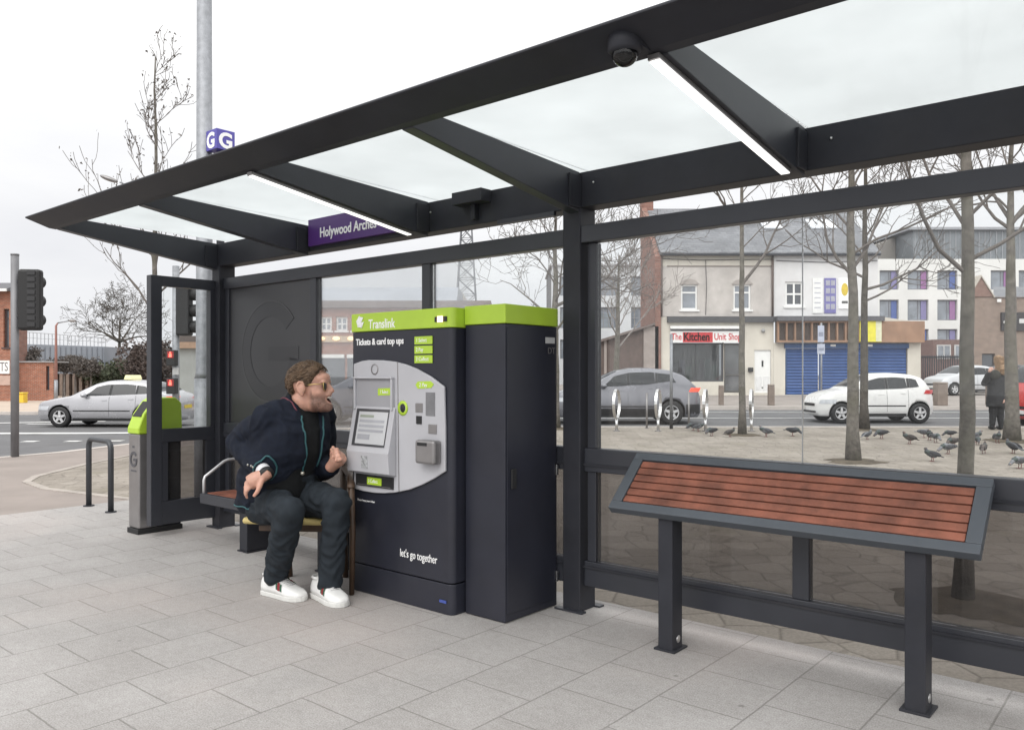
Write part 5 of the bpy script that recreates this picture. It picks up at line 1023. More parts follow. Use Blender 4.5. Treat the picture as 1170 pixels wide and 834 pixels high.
# ------------------------------------------------------------------ cars
def interp(tab, x):
    for (x0, y0), (x1, y1) in zip(tab, tab[1:]):
        if x <= x1: return y0 if x1 == x0 else y0+(y1-y0)*max(0, (x-x0))/(x1-x0)
    return tab[-1][1]
def smoothtab(tab, x, w=.06): return sum(interp(tab, x+d) for d in (-w, -w/2, 0, w/2, w))/5
def car(name, label, pos, rot, L, W, top, belt, paint, wheels, wr, wins, wsh, rear, sign=None, lights=None, group=None, glassm=None, skirt=.29):
    """front at local x=0, rear at x=L; pos = ground point under the front nose centre"""
    gm = glassm or CARGLASS
    t = thing(name, label, 'car', (0, 0, 0), group); t.location = pos; t.rotation_euler = (0, 0, rot); ORG[t.name] = (0, 0, 0)
    HW = W/2; zmax = max(z for _, z in top)
    def zt(x): return smoothtab(top, x, .05)
    def zb(x): return smoothtab(belt, x, .05)
    def hw(x):
        e = min(x, L-x); f = 1-.26*max(0, 1-e/.42)**2.2-.05*max(0, 1-e/1.2); return HW*f
    def yy(x, z):
        b_ = zb(x); w_ = hw(x)
        if z <= b_:
            u = (z-.55)/.45; return w_*(1-.055*u*u-(.03 if z < .34 else 0))
        u = min(1, (z-b_)/max(.05, zmax-b_)); return w_*(.945-.25*u**1.25)
    secs = []; xs = [0, .012, .05, .11, .2]+[.3+i*(L-.6)/44 for i in range(45)]+[L-.2, L-.11, L-.05, L-.012, L]
    for x in xs:
        e = min(x, L-x); q = max(0, 1-e/.12); zlo = .20+.09*q*q; ztp = zt(x)-.10*q*q
        zsd = [zlo, zlo+.05]+[zlo+.05+(ztp-.07-zlo-.05)*k/9 for k in range(1, 10)]
        half = [(yy(x, z)*(1-.03*q), z) for z in zsd]; half[0] = (half[0][0]*.93, zlo)
        ye, ze = half[-1]; cr = .025 if ztp > zb(x)+.1 else .018
        for k in range(1, 6):
            a_ = PI/2*k/5; half.append((ye*(1-.0)-(.085*(1-math.cos(a_))), ze+.07*math.sin(a_)-cr*0))
        y1 = half[-1][0]
        for k in (.66, .33): half.append((y1*k, ztp+cr*(1-k*k)))
        loop = [Vector((x, y, z)) for y, z in half]+[Vector((x, 0, ztp+cr))]+[Vector((x, -y, z)) for y, z in half[::-1]]
        secs.append(loop)
    bd = MB().loft(secs).build('body', [paint, BLACK], t)
    cut = MB()
    for wx in wheels:
        for s_ in (-1, 1): cut.lathe([(.001, s_*(HW-.27)), (wr+.055, s_*(HW-.27)), (wr+.055, s_*(HW+.2)), (.001, s_*(HW+.2))], (wx, 0, wr), 28, axis='y')
    co_ = cut.build('cutter', [BLACK], None, org=(0, 0, 0)); co_.location = t.location; co_.rotation_euler = t.rotation_euler
    bpy.context.view_layer.update()
    bo = bd.modifiers.new('b', 'BOOLEAN'); bo.object = co_; bo.operation = 'DIFFERENCE'; bo.solver = 'EXACT'
    try: bo.material_mode = 'TRANSFER'
    except Exception: pass
    applied(bd); cm = co_.data; bpy.data.objects.remove(co_); bpy.data.meshes.remove(cm)
    for p in bd.data.polygons: p.use_smooth = True
    # wheels
    for wx in wheels:
        for s_ in (-1, 1):
            yo = s_*(HW-.10); pr = [(wr*.62, -.09), (wr*.9, -.10), (wr, -.07), (wr, .07), (wr*.9, .10), (wr*.62, .09)]
            ty = MB().lathe([(r, yo+d) for r, d in pr]+[(wr*.62, yo-.09)], (wx, 0, wr), 28, axis='y').build('wheel', BLACK, t)
            yc = yo+s_*.075; rm = MB(); rm.lathe([(wr*.53, yc-.02*s_), (wr*.63, yc-.02*s_), (wr*.64, yc+.015*s_), (wr*.58, yc+.015*s_), (wr*.53, yc-.02*s_)], (wx, 0, wr), 28, axis='y')
            for k in range(5):
                a_ = 2*PI*k/5+.3; d_ = Vector((math.cos(a_), 0, math.sin(a_))); n_ = Vector((-d_.z, 0, d_.x)); c = Vector((wx, yc, wr)); w0, w1 = wr*.13, wr*.10
                rm.prism([c+d_*wr*.05+n_*w0, c+d_*wr*.56+n_*w1, c+d_*wr*.56-n_*w1, c+d_*wr*.05-n_*w0], (0, .015*s_, 0))
            rm.lathe([(.001, yc+.02*s_), (wr*.14, yc+.02*s_), (wr*.16, yc-.01*s_), (.001, yc-.01*s_)], (wx, 0, wr), 14, axis='y').build('rim', M('alloy_grey', (.50, .50, .51), .4, .2), ty)
            MB().lathe([(.001, yc-.05*s_), (wr*.6, yc-.05*s_), (wr*.6, yc-.055*s_), (.001, yc-.055*s_)], (wx, 0, wr), 20, axis='y').build('brake_disc', M('dark_disc', (.03, .03, .03), .6), ty)
    # side glass
    for s_ in (-1, 1):
        for x0, x1, sl, sr in wins:
            rows = []; n = 9
            for j in range(6):
                row = []
                for i in range(n+1):
                    v = j/5; x = x0+(x1-x0)*i/n; xx = x+(sl*(1-i/n)+sr*(i/n))*v; lo = zb(xx)+.035; hi = zt(xx)-.115
                    z = lo+(max(lo+.01, hi)-lo)*v; row.append(Vector((xx, s_*(yy(xx, z)+.006), z)))
                rows.append(row)
            MB().grid(rows).build('side_window', gm, t)
    for (a0, a1, *_), (b0, b1, *_) in zip(wins, wins[1:]):   # black pillar trim between the side windows
        for s_ in (-1, 1):
            rows = []
            for j in range(6):
                row = []
                for i in range(3):
                    x = a1+.004+(b0-a1-.008)*i/2; lo = zb(x)+.035; z = lo+(zt(x)-.115-lo)*j/5; row.append(Vector((x, s_*(yy(x, z)+.005), z)))
                rows.append(row)
            MB().grid(rows).build('pillar_trim', BLACK, t)
    for nm, (x0, x1) in (('windscreen', wsh), ('rear_window', rear)):
        rows = []
        for i in range(7):
            x = x0+(x1-x0)*i/6; ztp = zt(x); w_ = yy(x, ztp-.07)-.12; dzx = (zt(x+.05)-zt(x-.05))/.1; nn = Vector((-dzx, 0, 1)).normalized()
            rows.append([Vector((x, w_*k, ztp+.018*(1-k*k)+.012))+nn*.006 for k in (-1, -.7, -.35, 0, .35, .7, 1)])
        MB().grid(rows).build(nm, gm, t)
    # lamps, handles, mirrors, plates, sills
    HL = M('headlamp_glass', (.55, .57, .60), .12, .2); TL = lights or M('tail_lamp_red', (.45, .02, .02), .2)
    def patch(nm, x0, x1, z0, z1, mat, off=.008, sl=0, par=None):
        for s_ in (-1, 1):
            rows = [[Vector((x0+(x1-x0)*i/6+sl*j/3, s_*(yy(x0+(x1-x0)*i/6+sl*j/3, z0+(z1-z0)*j/3)*(1-.03*max(0, 1-min(x0+(x1-x0)*i/6, L-x0-(x1-x0)*i/6)/.12))+off), z0+(z1-z0)*j/3)) for i in range(7)] for j in range(4)]
            MB().grid(rows).build(nm, mat, par or t)
    zf = zt(.12); zr_ = interp(belt, L-.2)
    patch('headlight', .05, .48, zf-.20, zf-.08, HL, .008, .05); patch('tail_light', L-.40, L-.06, zr_-.12, zr_+.0, TL, .008, .08)
    patch('sill', wheels[0]+wr+.09, wheels[1]-wr-.09, .21, skirt, BLACK, .01)
    if skirt > .3: patch('rear_cladding', wheels[1]+wr+.08, L-.04, .30, .58, BLACK, .012)
    for x0, x1, *_ in wins[:2]: patch('door_handle', x1-.22, x1-.06, zb(x1)-.13, zb(x1)-.10, paint, .022)
    for x0, x1, *_ in wins[:2]: patch('door_seam', x1+.02, x1+.028, .34, zb(x1)-.01, BLACK, .004)
    for s_ in (-1, 1): MB().ell((wins[0][0]+.12, s_*(HW+.06), zb(wins[0][0]+.1)+.06), (.09, .10, .07), None, 12, 8).build('mirror', paint, t)
    MB().box(-.01, .02, -.26, .26, .36, .47).build('number_plate', WHITE, t); MB().box(L-.02, L+.012, -.26, .26, .58, .69).build('number_plate', M('yellow_plate', (.6, .45, .05), .5), t)
    patch('rub_strip', wheels[0]+wr+.12, wheels[1]-wr-.12, .50, .535, BLACK, .006)
    MB().box(-.004, .03, -.5, .5, .30, .36).box(-.006, .04, -.42, .42, .50, .58).build('grille', BLACK, t)
    if sign:
        s_ = MB().prism([(sign[0]-.12, -.36, zt(sign[0])+.03), (sign[0]+.12, -.36, zt(sign[0])+.03), (sign[0]+.07, -.36, zt(sign[0])+.17), (sign[0]-.07, -.36, zt(sign[0])+.17)], (0, .72, 0)).build('roof_sign', sign[1], t, .02)
    return t
def paintm(nm, c, met=0., r=.28): return M(nm, c, r, met, .03, 2., 0, 60, .6, .5, .06)
HATCH = dict(L=3.50, W=1.62, top=[(0, .66), (.05, .72), (.18, .83), (.5, .93), (.88, 1.0), (1.1, 1.14), (1.5, 1.38), (1.8, 1.46), (2.3, 1.48), (2.8, 1.44), (3.1, 1.35), (3.3, 1.10), (3.42, .92), (3.5, .74)],
    belt=[(0, .70), (.6, .88), (1.0, .94), (2.4, .99), (3.1, 1.06), (3.5, .92)], wheels=(.66, 2.98), wr=.30,
    wins=[(1.16, 1.98, .34, 0), (2.06, 2.62, 0, -.02), (2.70, 2.98, 0, -.06)], wsh=(.98, 1.56), rear=(3.12, 3.33))
TH = lambda p, x, off: (p.x+x, p.y+off)
def put(x, Y, z): X = (x-CX)/FPX*Y; return Vector((X, Y, z))
zr0 = lambda X, Y: g(X, Y)+RD
# white hatchback
p = put(925, 24.7, 0); p.z = zr0(p.x+1.7, p.y)
car('hatchback', 'white small hatchback passing the blue shutters, facing left', p, .0, paint=paintm('white_car_paint', (.72, .72, .71)), **HATCH)
# silver taxi
EST = dict(L=4.55, W=1.78, top=[(0, .62), (.05, .70), (.2, .79), (.7, .90), (1.2, .98), (1.5, 1.14), (1.95, 1.36), (2.3, 1.445), (2.9, 1.46), (3.5, 1.40), (3.85, 1.27), (4.1, 1.10), (4.35, 1.04), (4.5, .96), (4.55, .78)],
    belt=[(0, .68), (.8, .88), (1.3, .93), (2.6, .97), (3.7, 1.02), (4.55, .95)], wheels=(.86, 3.56), wr=.325,
    wins=[(1.56, 2.42, .42, 0), (2.50, 3.26, 0, -.02), (3.33, 3.66, 0, -.10)], wsh=(1.28, 2.02), rear=(3.62, 4.06))
p = put(57, 26.0, 0); p.z = zr0(p.x+2, p.y)
car('taxi', 'silver taxi with pale yellow roof sign crossing the junction behind litter bin', p, -.05, paint=paintm('silver_car_paint', (.38, .38, .40), .35, .25), sign=(2.75, emit('pale_yellow_roof_sign', (.80, .76, .42), .25)), lights=emit('lit_tail_lamp', (.8, .05, .03), .6), **EST)
# grey car behind the cycle stands
SUV = dict(L=4.42, W=1.80, top=[(0, .72), (.05, .80), (.2, .92), (.7, 1.03), (1.05, 1.09), (1.4, 1.28), (1.9, 1.53), (2.3, 1.62), (2.9, 1.64), (3.5, 1.57), (3.9, 1.42), (4.15, 1.20), (4.32, 1.06), (4.42, .80)],
    belt=[(0, .78), (.8, 1.0), (1.3, 1.05), (2.6, 1.12), (3.5, 1.22), (4.42, 1.02)], wheels=(.86, 3.52), wr=.345,
    wins=[(1.42, 2.22, .40, 0), (2.30, 3.05, 0, -.02), (3.12, 3.66, 0, -.14)], wsh=(1.14, 1.94), rear=(3.86, 4.16))
SEEN = glass('see_through_car_glass', (.42, .46, .48), 1.6, .10, .03, (.6, .64, .68))
L_ = SUV['L']; p = put(795, 24.4, 0); p.x -= L_; p.z = zr0(p.x+2, p.y)
car('crossover_car', 'grey crossover car with lit tail lamp behind the cycle stands', p, .0, paint=paintm('grey_car_paint', (.19, .192, .215), .4, .25), lights=emit('lit_brake_lamp', (.85, .09, .05), .55), skirt=.46, **SUV)
# dark blue car between the man and the machine
p = put(362, 20.5, 0); p.x -= 1.3; p.y = 24.6; p.z = zr0(p.x+2, p.y)
car('people_carrier', 'dark blue car seen through the glass between the man and ticket machine', p, 0., paint=paintm('dark_blue_car_paint', (.05, .055, .085)), **dict(SUV, top=[(x, z*1.06) for x, z in SUV['top']]))
# silver car parked by the railings, red car at the frame edge
p = put(1064, 40., 0); p.z = g(p.x, p.y)
car('parked_car', 'silver car parked by the dark railings beyond the white hatchback', p, .25, paint=paintm('pale_silver_paint', (.50, .51, .53), .2, .3), **HATCH)
p = put(1110, 43., 0); p.z = g(p.x, p.y)
car('parked_car', 'dark car parked by the tan brick wall, half hidden behind standing person', p, .1, paint=paintm('black_car_paint', (.03, .03, .035)), **HATCH)
p = put(1163.5, 23.0, 0); p.z = zr0(p.x+2, p.y)
VAN = dict(L=4.3, W=1.8, top=[(0, 1.05), (.04, 1.12), (.12, 1.25), (.35, 1.66), (.7, 1.84), (2., 1.88), (3.8, 1.84), (4.2, 1.7), (4.3, 1.0)], belt=[(0, 1.0), (1., 1.08), (4.3, 1.08)], wheels=(.75, 3.5), wr=.34, wins=[(.24, 1.5, .24, 0), (1.6, 2.6, 0, 0), (2.7, 3.8, 0, -.05)], wsh=(.10, .5), rear=(4.18, 4.27))
car('red_van', 'red van cut off by the right edge behind the last tree', p, .0, paint=paintm('red_car_paint', (.55, .025, .02)), **VAN)
# ------------------------------------------------------------------ people
def fuse(name, mb, voxel, mats, parent, smooth=4, wrinkle=0., wf=8., seed=0, org=None):
    """one continuous skin from overlapping closed shapes"""
    ob = mb.build(name, mats, parent, org=org)
    r = ob.modifiers.new('r', 'REMESH'); r.mode = 'VOXEL'; r.voxel_size = voxel; r.use_smooth_shade = True
    s = ob.modifiers.new('s', 'SMOOTH'); s.factor = .5; s.iterations = smooth
    applied(ob); me = ob.data
    if wrinkle:
        me.update(); sv = Vector((seed*3.1, seed*1.7, 0))
        for v in me.vertices:
            p = v.co*wf+sv; q = Vector((p.x*.55+noise.noise(p*.7)*1.2, p.y*.55, p.z*1.5+noise.noise(p*.5+Vector((9, 0, 0)))*2.2))
            a = 1-abs(noise.noise(q))*2.2; v.co += v.normal*wrinkle*(a*.8-.45+noise.noise(p*2.3)*.35)
    for p in me.polygons: p.use_smooth = True
    me.update()
    if not me.materials:
        for m in (mats if isinstance(mats, (list, tuple)) else [mats]): me.materials.append(m)
    return ob
def limb(mb, pts, rad, n=16, flat=1.):
    mb.tube(pts, rad, n, True, 0, flat)
    for p, r in ((pts[0], rad[0]), (pts[-1], rad[-1])): mb.ell(p, r, None, n, 10)
    for p, r in zip(pts[1:-1], rad[1:-1]): mb.ell(p, r*.995, None, n, 10)
    return mb
def section(c, lat, fwd, up, a, b, n=28, sq=2.4):
    out = []
    for k in range(n):
        t = 2*PI*k/n; ct, st = math.cos(t), math.sin(t)
        x = a*math.copysign(abs(ct)**(2/sq), ct); y = b*math.copysign(abs(st)**(2/sq), st)
        out.append(Vector(c)+lat*x+fwd*y)
    return out
def hand(mb, wrist, fdir, pnorm, side, sc=1., curl=(.5, .7, .5), spread=.08, thumb=.6):
    """palm, four unequal bent fingers and a thumb that leaves the side of the palm"""
    f = Vector(fdir).normalized(); n = (Vector(pnorm)-f*Vector(pnorm).dot(f)).normalized(); l = n.cross(f).normalized()*side   # l: towards the thumb
    w = Vector(wrist); R = Matrix((f, l, n)).transposed()
    mb.tube([w-f*.02*sc, w+f*.02*sc, w+f*.06*sc, w+f*.095*sc], [.030*sc, .034*sc, .043*sc, .040*sc], 14, True, 0, 1.)
    mb.ell(w+f*.055*sc, (.052*sc, .043*sc, .019*sc), R, 16, 10); mb.ell(w+f*.09*sc, (.018*sc, .043*sc, .017*sc), R, 14, 8)
    for i, (o, L) in enumerate(((.032, .074), (.011, .083), (-.011, .077), (-.031, .060))):
        p = w+f*.092*sc+l*o*sc; d = (f+l*(o*spread*8)).normalized(); pts = [p-f*.02*sc, p]; rr = [.0105*sc, .0105*sc]
        for k, (q, c_) in enumerate(zip((.45, .30, .25), curl)):
            d = (Matrix.Rotation(c_*(1+.06*i), 3, n.cross(d).normalized()*-1) @ d); 
            pts.append(pts[-1]+d*L*q*sc); rr.append((.0098-.0011*k)*sc)
        limb(mb, pts, rr, 10)
    p = w+f*.03*sc+l*.030*sc; d = (f*.75+l*.75*thumb+n*.45).normalized(); pts = [p, p+d*.034*sc]; d = (d+f*.55+n*.3).normalized(); pts.append(pts[-1]+d*.030*sc); d = (d+f*.3-l*.3).normalized(); pts.append(pts[-1]+d*.024*sc)
    limb(mb, pts, [.0155*sc, .0135*sc, .0115*sc, .0095*sc], 10)
def skinmat(name, base, beardcol, hasbeard=True):
    m, nt, b = nodes(name); at_ = N(nt, 'ShaderNodeAttribute', attribute_name='beard'); tc = N(nt, 'ShaderNodeTexCoord')
    n1 = N(nt, 'ShaderNodeTexNoise', Scale=14., Detail=6.); nt.links.new(tc.outputs['Object'], n1.inputs['Vector'])
    r = ramp(nt, .35, .65, tuple(c*.86 for c in base), tuple(c*1.08 for c in base)); nt.links.new(n1.outputs['Fac'], r.inputs[0])
    n2 = N(nt, 'ShaderNodeTexNoise', Scale=160., Detail=3.); nt.links.new(tc.outputs['Object'], n2.inputs['Vector'])
    r2 = ramp(nt, .3, .7, (.6, .6, .6), (1, 1, 1)); nt.links.new(n2.outputs['Fac'], r2.inputs[0])
    mu = N(nt, 'ShaderNodeMath', operation='MULTIPLY'); nt.links.new(at_.outputs['Fac'], mu.inputs[0]); nt.links.new(r2.outputs[0], mu.inputs[1])
    nt.links.new(mixc(nt, mu.outputs[0], r.outputs[0], beardcol), b.inputs['Base Color']); b.inputs['Roughness'].default_value = .5
    b.inputs['Subsurface Weight'].default_value = .15; b.inputs['Subsurface Radius'].default_value = (.02, .008, .004); b.inputs['Subsurface Scale'].default_value = .5
    return m
SKIN = skinmat('ruddy_skin', (.50, .275, .205), (.062, .036, .028))
NAVYW = M('navy_wool', (.0075, .0105, .020), .85, 0, .25, 30., .5, 260., .25)
BLACKK = M('black_knit', (.010, .011, .012), .8, 0, .25, 30., .4, 220., .25)
TEAL = M('teal_braid', (.022, .085, .095), .7, 0, .15, 30.)
MAROON = M('maroon_braid', (.12, .03, .045), .7, 0, .15, 30.)
DENIM = M('dark_slate_denim', (.019, .0245, .031), .85, 0, .22, 12., .5, 220., .25)
HAIR = M('brown_hair', (.085, .052, .030), .6, 0, .5, 24., .6, 120., .4)
GOLD = M('gold_wire', (.60, .44, .18), .3, .9, .05, 8.)
SHOE = M('white_leather', (.70, .70, .69), .5, 0, .06, 9., .1, 80.)
man = thing('person', 'seated man in navy blazer, dark trousers and white trainers shouting to the right', 'person', (-1.45, 5.6, 0))
F0_ = Vector((.60, -.80, 0)); R0_ = Vector((-.80, -.60, 0)); FT = Vector((.82, -.57, 0)).normalized(); RT = Vector((FT.y, -FT.x, 0)); RT = RT if RT.x < 0 else -RT
UPZ = Vector((0, 0, 1))
hips = Vector((-1.66, 5.82, .63)); waist = Vector((-1.640, 5.77, .85)); belly = Vector((-1.595, 5.73, 1.0)); chest = Vector((-1.565, 5.71, 1.16)); shl = Vector((-1.545, 5.73, 1.285)); nek = Vector((-1.49, 5.72, 1.365))
hc = at(354.5, 442, 5.66)
hipR = hips+R0_*.13; hipL = hips-R0_*.14; kneeR = at(331, 584, 5.34); kneeL = at(386, 574, 5.46); ankR = at(315, 657, 5.64); ankL = at(377, 663, 5.53)
shR = shl+RT*.25+Vector((0, 0, -.03)); shL = shl-RT*.25+Vector((0, 0, -.03)); elR = at(272, 506, 5.74); wrR = at(304, 541, 5.40); elL = at(369, 536, 5.92); wrL = at(378.5, 533, 5.66)
# --- body: one continuous skin (head with features, neck, trunk, arms, five-fingered hands, legs)
FH = Vector((.99, -.08, .04)).normalized(); LH = UPZ.cross(FH).normalized(); UH = FH.cross(LH).normalized(); HS = 1.46
HM = Matrix((FH, LH, UH)).transposed()
def hp_(x, y, z): return hc+HM @ (Vector((x, y, z))*HS)
bm1 = MB()
def he(c, r, rot=None): bm1.ell(hp_(*c), tuple(q*HS for q in r), HM @ rot if rot is not None else HM, 20, 14)
he((-.012, 0, .032), (.098, .078, .084)); he((.028, 0, -.016), (.064, .066, .095)); he((.030, 0, -.070), (.060, .060, .050)); he((.078, 0, -.098), (.028, .034, .026)); he((.055, 0, -.088), (.045, .048, .036)); he((.020, 0, -.088), (.052, .052, .034))
for s_ in (-1, 1):
    he((.048, s_*.036, -.028), (.028, .026, .026)); he((.096, s_*.011, -.030), (.010, .008, .007)); he((-.016, s_*.080, -.006), (.020, .012, .034), Matrix.Rotation(.2, 3, 'Y')); bm1.tube([hp_(.000, s_*.084, .012), hp_(-.008, s_*.090, .026), hp_(-.024, s_*.094, .026), hp_(-.034, s_*.093, .008), hp_(-.030, s_*.089, -.016), hp_(-.016, s_*.084, -.034)], [.005*HS]*6, 8); he((-.013, s_*.082, -.034), (.009, .006, .010)); he((.078, s_*.030, .020), (.015, .026, .010))
bm1.tube([hp_(.080, 0, .022), hp_(.094, 0, .0), hp_(.106, 0, -.018)], [.008*HS, .0085*HS, .0105*HS], 12); he((.106, 0, -.023), (.0125, .0115, .0105))
he((.086, 0, -.043), (.017, .028, .009)); he((.078, 0, -.084), (.019, .025, .010)); he((.062, 0, .040), (.035, .056, .030))
limb(bm1, [hp_(-.03, 0, -.06), nek, shl+Vector((0, 0, -.05))], [.062*HS, .066*HS, .10], 20)
bm1.loft([section(c, RT, FT, UPZ, a, b) for c, a, b in ((hips, .22, .20), (waist, .22, .20), (belly, .23, .20), (chest, .23, .17), (shl, .19, .12))])
limb(bm1, [shR, elR, wrR], [.075, .055, .036]); limb(bm1, [shL, elL, wrL], [.075, .055, .036])
hand(bm1, wrR, Vector((-.85, -.15, -.50)), Vector((.25, .55, -.75)), -1, 1.30, (.35, .55, .45), .10, .9)
hand(bm1, wrL, Vector((.62, -.38, .62)), Vector((-.55, -.75, .15)), 1, 1.28, (.9, 1.25, .9), .03, .5)
for a, k, e in ((hipR, kneeR, ankR), (hipL, kneeL, ankL)): limb(bm1, [a, k, e], [.10, .07, .048])
body = fuse('body', bm1, .007, SKIN, man, 2)
mc = MB().ell(hp_(.100, 0, -.063), (.040*HS, .021*HS, .0165*HS), HM, 16, 10).build('cutter', M('mouth_inside', (.07, .012, .012), .5), None, org=ORG[man.name]); mc.location = man.location
bpy.context.view_layer.update(); bo = body.modifiers.new('b', 'BOOLEAN'); bo.object = mc; bo.operation = 'DIFFERENCE'; bo.solver = 'EXACT'
try: bo.material_mode = 'TRANSFER'
except Exception: pass
applied(body); mm = mc.data; bpy.data.objects.remove(mc); bpy.data.meshes.remove(mm)
for p in body.data.polygons: p.use_smooth = True
ba = body.data.attributes.new('beard', 'FLOAT', 'POINT'); inv = HM.transposed(); o_ = Vector(ORG[man.name])
for i, v in enumerate(body.data.vertices):
    q = inv @ (v.co+o_-hc)/HS; k = 0.
    if -.14 < q.z < .03 and q.x > -.02:
        k = sm((-.022-q.z-max(0, q.x-.05)*.25+(.02 if q.x < .03 else 0))/.035)*sm((q.x-.002)/.025)*sm((q.z+.150)/.03); lip = math.hypot((q.z+.063)/.024, q.y/.03)
        if q.x > .075 and lip < 1: k *= .25
    ba.data[i].value = .9*k
MB().ell(hp_(.090, 0, -.054), (.010*HS, .019*HS, .005*HS), HM, 12, 6).build('teeth', M('teeth_white', (.62, .58, .5), .4), body)
# --- hair: a thick cap with a hairline, plus combed locks
def hairline(th):   # lowest height (head units) of the hair for a direction th round the head, 0 = forwards
    a = abs(th); 
    return interp([(0, .082), (.55, .080), (.95, .046), (1.25, -.004), (1.5, .004), (1.65, .034), (2.05, .028), (2.2, -.030), (PI, -.046)], a)
hm = MB(); rows = []; rng = random.Random(5); HC = Vector((-.014, 0, .028))
for j in range(16):
    row = []
    for i in range(49):
        th = -PI+2*PI*i/48; lo = hairline(th); zt_ = .125; t = j/15
        z0 = math.asin(max(-1, min(1, (lo-HC.z)/.098))); ph = z0+(PI/2-z0)*t
        thick = .975+.05*sm(t*4)+(.06*sm((math.cos(th)-.2)/.6)*sm(t*2.5)) + .05*noise.noise(Vector((th*3.2, t*2., 1.)))
        p = HC+Vector((.103*math.cos(ph)*math.cos(th), .084*math.cos(ph)*math.sin(th), .092*math.sin(ph)))*thick
        row.append(hp_(*p))
    rows.append(row)
hair = hm.grid(rows).build('hair', HAIR, body, normals=True); so_ = hair.modifiers.new('s', 'SOLIDIFY'); so_.thickness = .02; so_.offset = -1
lk = MB()
for k in range(700):
    th = rng.uniform(-PI, PI); lo = hairline(th); z0 = math.asin(max(-1, min(1, (lo-HC.z)/.098))); ph = z0+(PI/2-z0)*rng.random()**1.1
    pts = []; dth = math.copysign(.16, th)*rng.uniform(.6, 1.4); dph = rng.uniform(-.10, .02)
    for s_ in range(5):
        u = s_/4; T = th+dth*u*1.6; Q = ph+dph*u*2; thick = .99+.05*sm((math.cos(T)-.2)/.6)+.045*math.sin(PI*u)*rng.uniform(.6, 1.4)
        pts.append(hp_(*(HC+Vector((.103*math.cos(Q)*math.cos(T), .084*math.cos(Q)*math.sin(T), .092*math.sin(Q)))*thick)))
    lk.tube(pts, [.0025, .0045, .0045, .0035, .001], 4, False)
lk.build('locks', HAIR, hair, normals=False)
# --- sunglasses
sg_ = MB()
for s_ in (-1, 1):
    ring = [hp_(.0935-.012*abs(math.sin(a))*0-.010, s_*.033+.025*math.cos(a), .004+.0225*math.sin(a)-(.004 if math.sin(a) < 0 else 0)) for a in [2*PI*k/20 for k in range(21)]]
    sg_.tube(ring, .0028, 6, False); sg_.tube([hp_(.082, s_*.058, .012), hp_(.05, s_*.073, .012), hp_(.0, s_*.083, .010), hp_(-.016, s_*.084, -.004)], .0036, 6)
sg_.tube([hp_(.086, -.01, .012), hp_(.096, 0, .016), hp_(.086, .01, .012)], .003, 6)
gl_ = sg_.build('sunglasses', GOLD, body)
for s_ in (-1, 1): MB().ell(hp_(.0825, s_*.033, .002), (.007*HS, .027*HS, .025*HS), HM, 18, 10).build('lens', M('dark_green_lens', (.010, .014, .009), .18, 0, .1, 5., 0, 10, .35), gl_)
# --- shirt, trousers, jacket
sbm = MB().loft([section(c, RT, FT, UPZ, a, b) for c, a, b in ((hips+Vector((.02, -.02, .05)), .25, .225), (waist, .255, .235), (belly, .26, .24), (chest, .255, .205), (shl, .215, .15), (nek+Vector((0, 0, -.005)), .105, .10))])
sbm.tube([nek+Vector((-.02, .01, -.04)), nek+Vector((.0, 0, .035))], [.115, .100], 20)
fuse('shirt', sbm, .013, BLACKK, man, 4, .007, 9., 3)
cb_ = MB(); fn_ = nek+FT*.10+Vector((0, 0, .0)); side = RT
for s_ in (-1, 1):   # turned-down collar points
    cb_.prism([fn_+side*s_*.005+Vector((0, 0, .0)), fn_+side*s_*.085+Vector((0, 0, .03))-FT*.05, fn_+side*s_*.07+Vector((0, 0, -.05))-FT*.01, fn_+side*s_*.025+Vector((0, 0, -.065))+FT*.02], FT*.012)
cb_.build('collar', M('green_black_collar', (.010, .020, .018), .8), man)
tb = MB()
limb(tb, [hipR+Vector((0, 0, -.02)), hipR.lerp(kneeR, .55)+Vector((0, 0, .01)), kneeR], [.134, .124, .098], 20); limb(tb, [kneeR, kneeR.lerp(ankR, .45), ankR], [.098, .096, .082], 20)
limb(tb, [hipL+Vector((0, 0, -.02)), hipL.lerp(kneeL, .55)+Vector((0, 0, .01)), kneeL], [.134, .122, .096], 20); limb(tb, [kneeL, kneeL.lerp(ankL, .45), ankL+Vector((0, 0, -.01))], [.094, .092, .084], 20)
tb.loft([section(c, R0_, F0_, UPZ, a, b) for c, a, b in ((hips+Vector((-.03, .03, -.10)), .20, .18), (hips+Vector((-.02, .02, 0)), .265, .235), (waist+Vector((0, 0, -.02)), .25, .225), (waist+Vector((0, 0, .03)), .20, .18))])
fuse('trousers', tb, .013, DENIM, man, 3, .019, 8., 1)
jb = MB()
jb.loft([section(c, RT, FT, UPZ, a, b) for c, a, b in ((Vector((-1.735, 5.875, .555)), .22, .20), (Vector((-1.715, 5.865, .62)), .285, .255), (waist+Vector((-.03, .02, -.02)), .285, .26), (belly, .292, .262), (chest, .290, .232), (shl+Vector((0, 0, .01)), .255, .17), (nek+Vector((-.03, .02, -.02)), .14, .11), (nek+Vector((-.03, .02, .02)), .10, .09))])
limb(jb, [nek+RT*.05+Vector((0, 0, -.06)), shR+Vector((0, 0, -.015))], [.105, .102]); limb(jb, [nek-RT*.05+Vector((0, 0, -.06)), shL+Vector((0, 0, -.015))], [.105, .102])
limb(jb, [shR+Vector((0, 0, -.025)), shR.lerp(elR, .5), elR], [.094, .092, .085], 20); limb(jb, [elR, elR.lerp(wrR, .5), elR.lerp(wrR, .76)], [.085, .080, .068], 20)
limb(jb, [shL, elL], [.108, .090], 20); limb(jb, [elL, elL.lerp(wrL, .80)], [.088, .070], 20)
jk = fuse('blazer', jb, .012, NAVYW, man, 2, .015, 7.5, 2)
